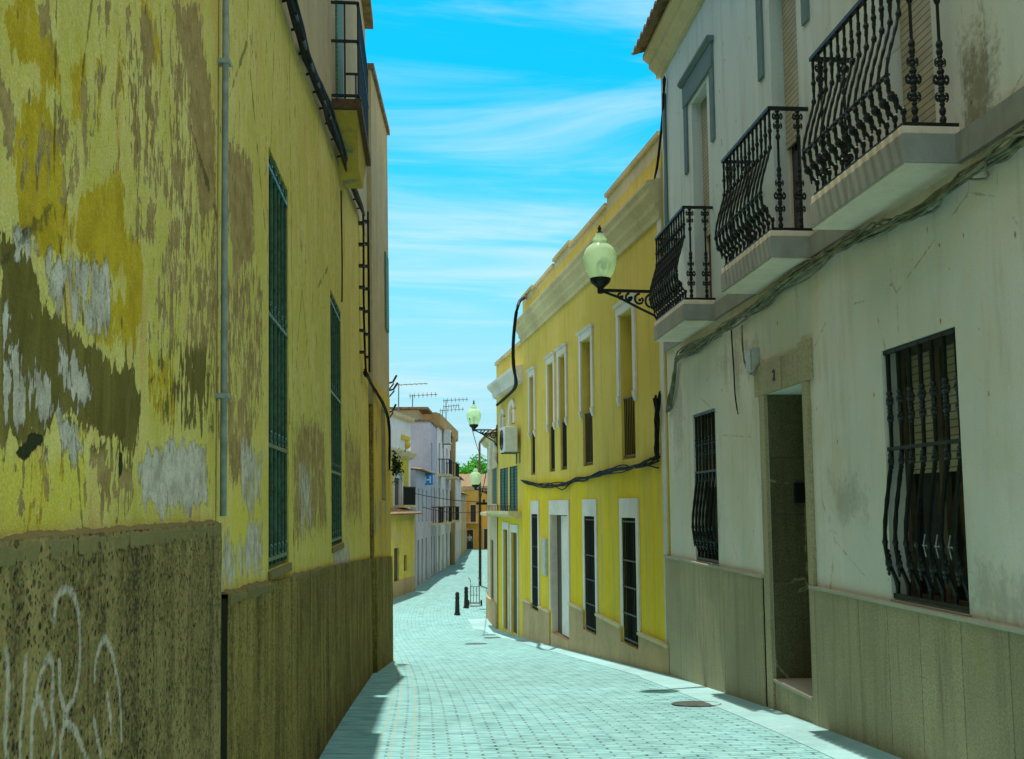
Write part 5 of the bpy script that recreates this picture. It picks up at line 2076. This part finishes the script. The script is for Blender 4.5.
# end house closing the view: faces the camera
FE = Fac((3.0, 121.0), (1, 0), 'L')     # normal is -y
eh = thing('ochre_house', (6, 124, gz(121)), 'ochre house closing the end of the street with a dark door and a balcony window', 'house')
TE = FE.at(472, 487)[1]
def eo(x0, x1, yt, yb, dp=.2):
    return (FE.at(x0, yt)[0], FE.at(x1, yt)[0], FE.at(x0, yb)[1], FE.at(x0, yt)[1], dp)
EO = [eo(470.5, 475.8, 505, 522), eo(467, 473, 530, 548.5), eo(484, 488, 529, 548)]
EO[1] = (*EO[1][:2], gz(121), *EO[1][3:])
EO[2] = (*EO[2][:2], gz(121), *EO[2][3:])
wall_mb(FE, -2, 9, gz(121) - .5, TE, EO, 8).build('wall', M['orange_far'], eh)
for i, o in enumerate(EO):
    mb = MB(); mb.fbox(FE, o[0] + .002, o[1] - .002, o[2], o[3] - .002, -.199, -.1)
    w_ = mb.build('window' if i == 0 else 'door', M['wood'], eh)
    tr = MB()
    for x0, x1, z0, z1 in ((o[0] - .15, o[0] - .002, o[2], o[3]), (o[1] + .002, o[1] + .15, o[2], o[3]), (o[0] - .15, o[1] + .15, o[3] + .003, o[3] + .15)):
        tr.fbox(FE, x0, x1, z0, z1, .001, .05)
    tr.build('trim', M['cream_far'], w_)
mb = MB(); mb.fbox(FE, EO[0][0] - .5, EO[0][1] + .5, EO[0][2] - .15, EO[0][2], .0, .5)
mb.build('balcony', M['cream_far'], eh)
mb = MB(); mb.prof(FE, -2, 9, [(.0, TE - .4), (.1, TE - .3), (.25, TE), (.0, TE + .02)])
mb.build('cornice', M['cream_far'], eh)
tile_roof(FE, -2, 9, TE + .02, 1.5, .3, -4, .6, parent=eh)

# ================================================================== street things
# lamps
def lamp(F, s_, z, out, sc, label):
    rt = thing('street_lamp', F.pt(s_, z, 0), label, 'street lamp', 'wall lamps along the right side')
    br_ = MB()
    br_.fbox(F, s_ - .03, s_ + .03, z - .02, z + .02, .02, out)
    br_.fbox(F, s_ - .06, s_ + .06, z - .5, z + .15, .0, .03)
    # scrolls under the arm
    for k_, (oc, rr_) in enumerate(((.16, .12), (.36, .09), (.53, .065), (.67, .05))):
        pts = []
        for t in np.linspace(0, 5.6, 14):
            r_ = rr_ * (1 - t * .10)
            pts.append(F.pt(s_, z - .035 - rr_ + r_ * math.cos(t) * 1.0, oc * out + r_ * math.sin(t)))
        br_.tube(pts, .018, 5)
        br_.ball(F.pt(s_, z - .04 - rr_, oc * out), .025)
    pts = [F.pt(s_, z - .48, .03), F.pt(s_, z - .36, .12 * out), F.pt(s_, z - .24, .40 * out), F.pt(s_, z - .10, .7 * out), F.pt(s_, z - .02, .95 * out)]
    br_.tube(pts, .02, 6)
    br_.build('bracket', M['iron'], rt)
    c = Vector((0, 0, 0))
    CC = F.pt(s_, z, out)
    cup = MB()
    cup.lathe(c, [(.02, -.06), (.05, -.05), (.055, .0), (.05, .03), (.09, .07), (.15, .12), (.175, .17), (.18, .20), (.16, .205)], 16)
    cup.v = [tuple(Vector(p) * sc + CC) for p in cup.v]
    cup.build('cup', M['iron'], rt, smooth=True)
    gl = MB()
    prof = [(.155, .208), (.20, .27), (.24, .36), (.265, .47), (.27, .56), (.255, .65), (.22, .72), (.165, .77), (.12, .80), (.095, .83), (.115, .855), (.12, .88), (.09, .905), (.07, .93), (.075, .95), (.05, .98), (.012, .99)]
    n = 40
    vs_, fs = [], []
    for r_, zz_ in prof:
        for j in range(n):
            an = 2 * math.pi * j / n
            q = r_ * (1 + (.032 if j % 2 else -.032))
            vs_.append(c + Vector((q * math.cos(an), q * math.sin(an), zz_)))
    for i in range(len(prof) - 1):
        for j in range(n):
            fs.append((i * n + j, i * n + (j + 1) % n, (i + 1) * n + (j + 1) % n, (i + 1) * n + j))
    gl.add(vs_, fs)
    gl.v = [tuple(Vector(p) * sc + CC) for p in gl.v]
    gl.build('globe', M['globe'], rt, smooth=True)
    bb = MB()
    bb.lathe(c, [(.03, .205), (.035, .30), (.05, .34), (.055, .46), (.035, .54), (.01, .56)], 10)
    bb.v = [tuple(Vector(p) * sc + CC) for p in bb.v]
    bb.build('bulb', M['sign_white'], rt, smooth=True)
    cap = MB()
    cap.lathe(c, [(.055, .975), (.045, 1.0), (.02, 1.02), (.035, 1.05), (.02, 1.09), (.006, 1.14)], 10)
    cap.v = [tuple(Vector(p) * sc + CC) for p in cap.v]
    cap.build('finial', M['iron'], rt, smooth=True)
    return rt


LS1, LZ1 = FY.at(602, 289, .93)
lamp(FY, max(.12, LS1), LZ1, .93, .88, 'nearest wall lamp with a pale green glass globe beside the grey house balcony')
LS2, LZ2 = FR2.at(473.5, 430, .72)
lamp(FR2, min(4.6, LS2), LZ2, .72, .80, 'middle wall lamp, on the narrow yellow house with teal shutters')
LS3, LZ3 = FR5.at(475.5, 489, .9)
lamp(FR5, LS3, LZ3, .9, .85, 'farthest wall lamp, small in front of the far trees')
# far one's thin wire to the near lamp

# utility pole
py = 55.6
pxp = 54.5 * py / FPX
up_ = thing('utility_pole', (pxp, py, gz(py)), 'tall thin wooden utility pole on the right of the far bend', 'pole')
mb = MB(); mb.tube([(pxp, py, gz(py) - .3), (pxp, py, gz(py) + 3), (pxp - .02, py, gz(py) + 7.2)], [.075, .068, .055], 10)
mb.build('shaft', M['wood'], up_, smooth=True)
ca = MB()
pzt = EYE + (506 - 505) * py / FPX
ca.box(pxp - .2, pxp + .9, py - .06, py + .06, pzt, pzt + .12)
for q in (.2, .5, .8):
    ca.lathe((pxp + q, py, pzt + .12), [(.05, 0), (.06, .06), (.05, .14), (.02, .16)], 8)
ca.build('crossarm', M['iron_far'], up_)


def wire(p, q, sag, label, r=.012):
    mb = MB()
    p, q = Vector(p), Vector(q)
    pts = [p.lerp(q, t) - Vector((0, 0, sag * 4 * t * (1 - t))) for t in np.linspace(0, 1, 14)]
    mb.tube(pts, r, 5)
    mb.org = p
    return tag(mb.build('overhead_wire', M['cable_black']), label, 'wire', 'overhead wires crossing the street')


tp = Vector((pxp, py, EYE + .05))
wire((pxp, py, EYE + .2), FL2B.pt(-2.2, EYE + .75, .05), .12, 'overhead wire from the utility pole to the ornate white and yellow house', .016)
wire((pxp, py, EYE - .3), FL3.pt(3, EYE - .05, .05), .15, 'overhead wire from the utility pole to the pale house behind the H sign', .016)
wire((pxp, py, EYE + .3), FR3.pt(4.6, EYE + 1.2, .05), .1, 'overhead wire from the utility pole to the beige house', .016)
wire(FR2.pt(4.2, EYE + 2.6, .9), Vector((pxp, py, EYE + 2.6)), .1, 'overhead wire from the middle wall lamp to the utility pole', .014)

# bollards
def bollard(x, y, label):
    z = rz(x, y)
    mb = MB()
    mb.lathe((x, y, z - .05), [(.115, 0), (.115, .09), (.095, .11), (.085, .16), (.075, .50), (.07, .62), (.085, .64), (.085, .67), (.065, .69), (.07, .74), (.078, .79), (.065, .83), (.03, .86), (.005, .87)], 16)
    mb.org = Vector((x, y, z))
    return tag(mb.build('bollard', M['iron_far'], smooth=True), label, 'bollard', 'black bollards on the bend')


def ground_pt(px, py):
    """where a sight line meets the street"""
    c = Vector(((px - W / 2) / FPX, (py - H / 2) / FPX, 1))
    r = Vector((ex.dot(c), ey.dot(c), ez.dot(c)))
    lo, hi = 2.0, 130.0
    t = lo
    while t < hi:
        p = r * t
        if EYE + p.z <= rz(p.x, p.y):
            break
        t += .02
    return r.x * t, r.y * t


bx_, by_ = ground_pt(457.3, 615)
bollard(bx_, by_, 'black iron bollard nearer the middle of the street bend')
bx2, by2 = ground_pt(466.2, 608)
bollard(bx2, by2, 'black iron bollard beside the hand truck')

# hand truck
hx, hy = ground_pt(475, 606)
hz = rz(hx, hy)
ht = thing('hand_truck', (hx, hy, hz), 'steel hand truck standing beside the second bollard', 'hand truck')
mb = MB()
for sx in (-.17, .17):
    mb.tube([(hx + sx, hy, hz + .06), (hx + sx, hy - .02, hz + .8), (hx + sx * 1.0, hy + .02, hz + .98), (hx + sx * 1.1 - .06, hy + .14, hz + 1.08)], .018, 6)
mb.tube([(hx - .06, hy, hz + .1), (hx - .06, hy - .02, hz + .75)], .012, 6)
mb.tube([(hx + .06, hy, hz + .1), (hx + .06, hy - .02, hz + .75)], .012, 6)
for z in (.1, .42, .75):
    mb.tube([(hx - .17, hy - .01, hz + z), (hx + .17, hy - .01, hz + z)], .014, 6)
mb.tube([(hx - .26, hy + .06, hz + .12), (hx + .26, hy + .06, hz + .12)], .014, 6)
mb.build('frame', M['steel'], ht)
mb = MB(); mb.box(hx - .2, hx + .2, hy - .28, hy - .0, hz + .012, hz + .025)
mb.build('toe_plate', M['steel'], ht)
for sx in (-.25, .25):
    mb = MB()
    pts = [(hx + sx, hy + .06 + .085 * math.cos(t), hz + .12 + .085 * math.sin(t)) for t in np.linspace(0, 2 * math.pi, 17)]
    mb.tube(pts, .035, 8)
    wl = mb.build('wheel', M['rubber'], ht, smooth=True)
    mb = MB()
    mb.tube([(hx + sx - .02, hy + .06, hz + .12), (hx + sx + .02, hy + .06, hz + .12)], .06, 12)
    mb.build('hub', M['steel'], wl)

# H sign
sg = thing('hotel_sign', FL3.pt(6.2, EYE + 1.5, 0), 'square blue sign with a white letter H jutting from the pale house', 'sign')
zc_ = EYE + (506 - 480) * 60 / FPX
sp_, ow = 5.6, .52
mb = MB(); mb.fbox(FL3, sp_ - .03, sp_ + .03, zc_ - .29, zc_ + .29, -.12, .42)
so_ = mb.build('panel', M['sign_blue'], sg, bevel=.005)
hm = MB()
cc = .15
hm.fbox(FL3, sp_ - .045, sp_ - .031, zc_ - .19, zc_ + .19, cc - .16, cc - .09)
hm.fbox(FL3, sp_ - .045, sp_ - .031, zc_ - .19, zc_ + .19, cc + .09, cc + .16)
hm.fbox(FL3, sp_ - .045, sp_ - .031, zc_ - .04, zc_ + .04, cc - .089, cc + .089)
hm.build('letter', M['sign_white'], sg)
mb = MB(); mb.fbox(FL3, sp_ - .015, sp_ + .015, zc_ + .292, zc_ + .33, -.12, .42)
mb.build('bracket', M['iron_far'], sg)

# TV antennas
def antenna(p, h, label, kind=0):
    rt = thing('tv_antenna', p, label, 'antenna', 'tv antennas on the roofs')
    p = Vector(p)
    mb = MB()
    mb.tube([p, p + Vector((0, 0, h))], .03, 6)
    mb.build('mast', M['steel'], rt)
    mb = MB()
    for zf in ((1.0, .72) if kind == 2 else (1.0,)):
        z = h * zf - .08
        mb.tube([p + Vector((-.2, 0, z)), p + Vector((1.5 if zf == 1 else .9, .2, z + .12))], .022, 5)
        for q in np.linspace(-.15, 1.4 if zf == 1 else .85, 7):
            c_ = p + Vector((q, q * .13, z + q * .08))
            mb.tube([c_ - Vector((.05, .35, 0)), c_ + Vector((.05, .35, 0))], .014, 4)
            if kind:
                mb.tube([c_ - Vector((0, 0, .16)), c_ + Vector((0, 0, .16))], .014, 4)
    mb.build('boom', M['steel'], rt)


def apt(px, py, Y):
    c = Vector(((px - W / 2) / FPX, (py - H / 2) / FPX, 1))
    r = Vector((ex.dot(c), ey.dot(c), ez.dot(c)))
    t = Y / r.y
    return Vector((r.x * t, Y, EYE + r.z * t))


antenna(apt(398.5, 416, 57), 1.7, 'tv antenna on the roof of the ornate white and yellow house')
antenna(apt(412.5, 411, 66), 1.0, 'tv antenna above the roof terrace hut', 1)
antenna(apt(446, 421, 73), 1.45, 'tall cluttered tv antenna on the apartment house', 2)
antenna(apt(442.5, 421, 75), .8, 'short tv antenna left of the cluttered one on the apartment house', 1)

# person by the end house
def person(x, y, label):
    z = gz(y) + .01
    rt = thing('person', (x, y, z), label, 'person')

    def skin(name, vs_, es, rads, mat):
        me = bpy.data.meshes.new(name)
        me.from_pydata(vs_, es, [])
        o = bpy.data.objects.new(name, me)
        COL.objects.link(o)
        o.parent = rt
        sk = o.modifiers.new('skin', 'SKIN')
        sv = me.skin_vertices[0].data if me.skin_vertices else None
        if sv is None:
            bm = bmesh.new(); bm.from_mesh(me)
            bm.verts.layers.skin.verify()
            bm.to_mesh(me); bm.free()
            sv = me.skin_vertices[0].data
        for q, r_ in zip(sv, rads):
            q.radius = (r_, r_)
        sv[0].use_root = True
        ss_ = o.modifiers.new('sub', 'SUBSURF')
        ss_.levels = ss_.render_levels = 2
        me.materials.append(mat)
        return o
    V = [(0, 0, .95), (0, 0, 1.2), (0, 0, 1.42), (0, -.01, 1.5), (0, -.02, 1.60), (0, -.02, 1.70),
         (-.19, 0, 1.40), (-.25, .0, 1.12), (-.24, -.08, .88), (-.24, -.10, .80), (.19, 0, 1.40), (.25, .02, 1.12), (.25, -.05, .88), (.25, -.06, .80),
         (-.10, 0, .90), (-.11, -.03, .50), (-.12, .02, .08), (-.12, -.12, .04), (.10, 0, .90), (.11, .04, .50), (.12, .08, .08), (.12, -.05, .04)]
    E = [(0, 1), (1, 2), (2, 3), (3, 4), (4, 5), (2, 6), (6, 7), (7, 8), (8, 9), (2, 10), (10, 11), (11, 12), (12, 13), (0, 14), (14, 15), (15, 16), (16, 17), (0, 18), (18, 19), (19, 20), (20, 21)]
    Rr = [.13, .13, .13, .055, .095, .08, .06, .045, .035, .03, .06, .045, .035, .03, .09, .06, .04, .035, .09, .06, .04, .035]
    skin('body', V, E, Rr, M['skin'])
    skin('shirt', [V[0], V[1], V[2], V[6], (-.235, 0, 1.2), V[10], (.235, .01, 1.2)], [(0, 1), (1, 2), (2, 3), (3, 4), (2, 5), (5, 6)], [.16, .15, .15, .085, .065, .085, .065], M['shirt'])
    skin('trousers', [(0, 0, .97), V[14], V[15], (-.12, .02, .12), V[18], V[19], (.12, .08, .12)], [(0, 1), (1, 2), (2, 3), (0, 4), (4, 5), (5, 6)], [.15, .11, .08, .06, .11, .08, .06], M['trousers'])
    mb = MB(); mb.ball((0, .015, 1.665), .098, .105, .10, 10, 6)
    h_ = mb.build('hair', M['hair'])
    h_.parent = rt
    return rt


ppx = apt(469.5, 540, 116)
person(ppx.x, 116, 'small person in a pale blue shirt standing before the dark door of the ochre house')

# trees behind the end house
def tree(x, y, h, cr, label, seed):
    z = gz(y)
    rt = thing('tree', (x, y, z), label, 'tree', 'trees beyond the end of the street')
    rnd = random.Random(seed)
    mb = MB()
    mb.tube([(x, y, z - .3), (x + .1, y, z + h * .3), (x, y, z + h * .62)], [.35, .27, .14], 9)
    for i in range(7):
        a_ = rnd.uniform(0, 6.28)
        b0_ = Vector((x, y, z + h * rnd.uniform(.35, .6)))
        mb.tube([b0_, b0_ + Vector((math.cos(a_) * cr * .35, math.sin(a_) * cr * .35, h * .12)), b0_ + Vector((math.cos(a_) * cr * .7, math.sin(a_) * cr * .7, h * .2))], [.12, .08, .03], 6)
    mb.build('trunk', M['bark'], rt, smooth=True)
    mb = MB()
    cl_ = [(rnd.uniform(-1, 1) * cr * .75, rnd.uniform(-1, 1) * cr * .6, h * (.55 + rnd.uniform(0, .4)), cr * rnd.uniform(.25, .5)) for _ in range(26)]
    for cx_, cy_, cz_, r_ in cl_:
        for _ in range(110):
            v = Vector((rnd.gauss(0, 1), rnd.gauss(0, 1), rnd.gauss(0, 1)))
            v.normalize()
            p = Vector((x + cx_, y + cy_, z + cz_)) + v * r_ * rnd.uniform(.55, 1.05)
            u = Vector((rnd.gauss(0, 1), rnd.gauss(0, 1), rnd.gauss(0, 1))).normalized()
            w_ = u.cross(v).normalized()
            s_ = rnd.uniform(.12, .26)
            mb.quad(p - u * s_, p - w_ * s_ * .6, p + u * s_, p + w_ * s_ * .6)
    mb.build('crown', M['leaf'], rt, recalc=False)


tree(6.2, 150, 10.6, 2.6, 'leafy green tree above the left part of the ochre roof', 4)
tree(9.0, 156, 12.0, 3.0, 'taller leafy green tree behind the middle of the ochre roof', 5)
tree(11.6, 149, 10.2, 2.4, 'leafy green tree partly hidden by the right hand houses', 6)

# plant hanging at the end of the left row
pr_ = random.Random(12)
ptt = FC.pt(CS1 + .02, EYE + .75, .05)
pt_ = thing('hanging_plant', ptt, 'dark leafy plant spilling from the end of the left row wall', 'plant')
mb = MB()
for i in range(150):
    p = ptt + Vector((abs(pr_.gauss(0, .09)), pr_.gauss(.05, .08), pr_.gauss(0, .12)))
    u = Vector((pr_.gauss(0, 1), pr_.gauss(0, 1), pr_.gauss(0, 1))).normalized()
    w_ = u.cross(Vector((pr_.gauss(0, 1), pr_.gauss(0, 1), pr_.gauss(0, 1)))).normalized()
    mb.quad(p - u * .05, p - w_ * .022, p + u * .05, p + w_ * .022)
mb.build('leaves', M['plant_leaf'], pt_, recalc=False)
mb = MB()
for i in range(8):
    mb.tube([ptt + Vector((-.08, .0, -.1)), ptt + Vector((pr_.uniform(0, .12), .05, pr_.uniform(-.1, .1))), ptt + Vector((pr_.uniform(.02, .16), .06, pr_.uniform(-.35, .2)))], .008, 4)
mb.build('stem', M['bark'], pt_)

# manhole covers
def manhole(px, py, r_, label, square=False):
    x, y = ground_pt(px, py)
    z = rz(x, y)
    mb = MB()
    sl = (gz(y + .5) - gz(y - .5))
    n = 28
    ring = []
    for k_, (rr_, dz) in enumerate(((r_, .002), (r_, .010), (r_ * .9, .010), (r_ * .88, .006), (0.01, .008))):
        for j in range(n):
            an = 2 * math.pi * j / n
            ring.append((x + rr_ * math.cos(an), y + rr_ * math.sin(an), z + dz + sl * rr_ * math.sin(an)))
    fs = []
    for i in range(4):
        for j in range(n):
            fs.append((i * n + j, i * n + (j + 1) % n, (i + 1) * n + (j + 1) % n, (i + 1) * n + j))
    mb.add(ring, fs)
    mb.org = Vector((x, y, z))
    return tag(mb.build('manhole_cover', M['cast_iron']), label, 'manhole cover', 'iron covers in the paving')


manhole(697, 704.5, .27, 'round iron cover in the paving nearest the grey doorway')
manhole(476, 644, .26, 'round iron cover in the middle of the street at the bend')
manhole(492, 638, .22, 'small iron cover close to the narrow yellow house')

# flush concrete strip along the right hand houses
sw = MB()
rows = []
for y in list(np.arange(2, 15.5, .6)) + [15.5]:
    rows.append(((3.02, y), (3.53, y)))
for s_ in np.arange(.2, L_Y, .6):
    p = FY.pt(s_, 0, .0)
    q = FY.pt(s_, 0, .42)
    rows.append(((q.x, q.y), (p.x + .03, p.y)))
for s_ in np.arange(.3, 4.7, .6):
    p = FR2.pt(s_, 0, .0); q = FR2.pt(s_, 0, .5)
    rows.append(((q.x, q.y), (p.x + .03, p.y)))
for s_ in np.arange(.3, 5, .6):
    p = FR3.pt(s_, 0, .0); q = FR3.pt(s_, 0, .7)
    rows.append(((q.x, q.y), (p.x + .03, p.y)))
vv, ff = [], []
for (xa, ya), (xb, yb) in rows:
    vv += [(xa, ya, rz(xa, ya) - .02), (xa, ya, rz(xa, ya) + .005), (xb, yb, rz(xa, yb) + .02)]
for i in range(len(rows) - 1):
    ff += [(i * 3, i * 3 + 1, i * 3 + 4, i * 3 + 3), (i * 3 + 1, i * 3 + 2, i * 3 + 5, i * 3 + 4)]
sw.add(vv, ff)
tag(sw.build('pavement', M['concrete']), kind='structure')
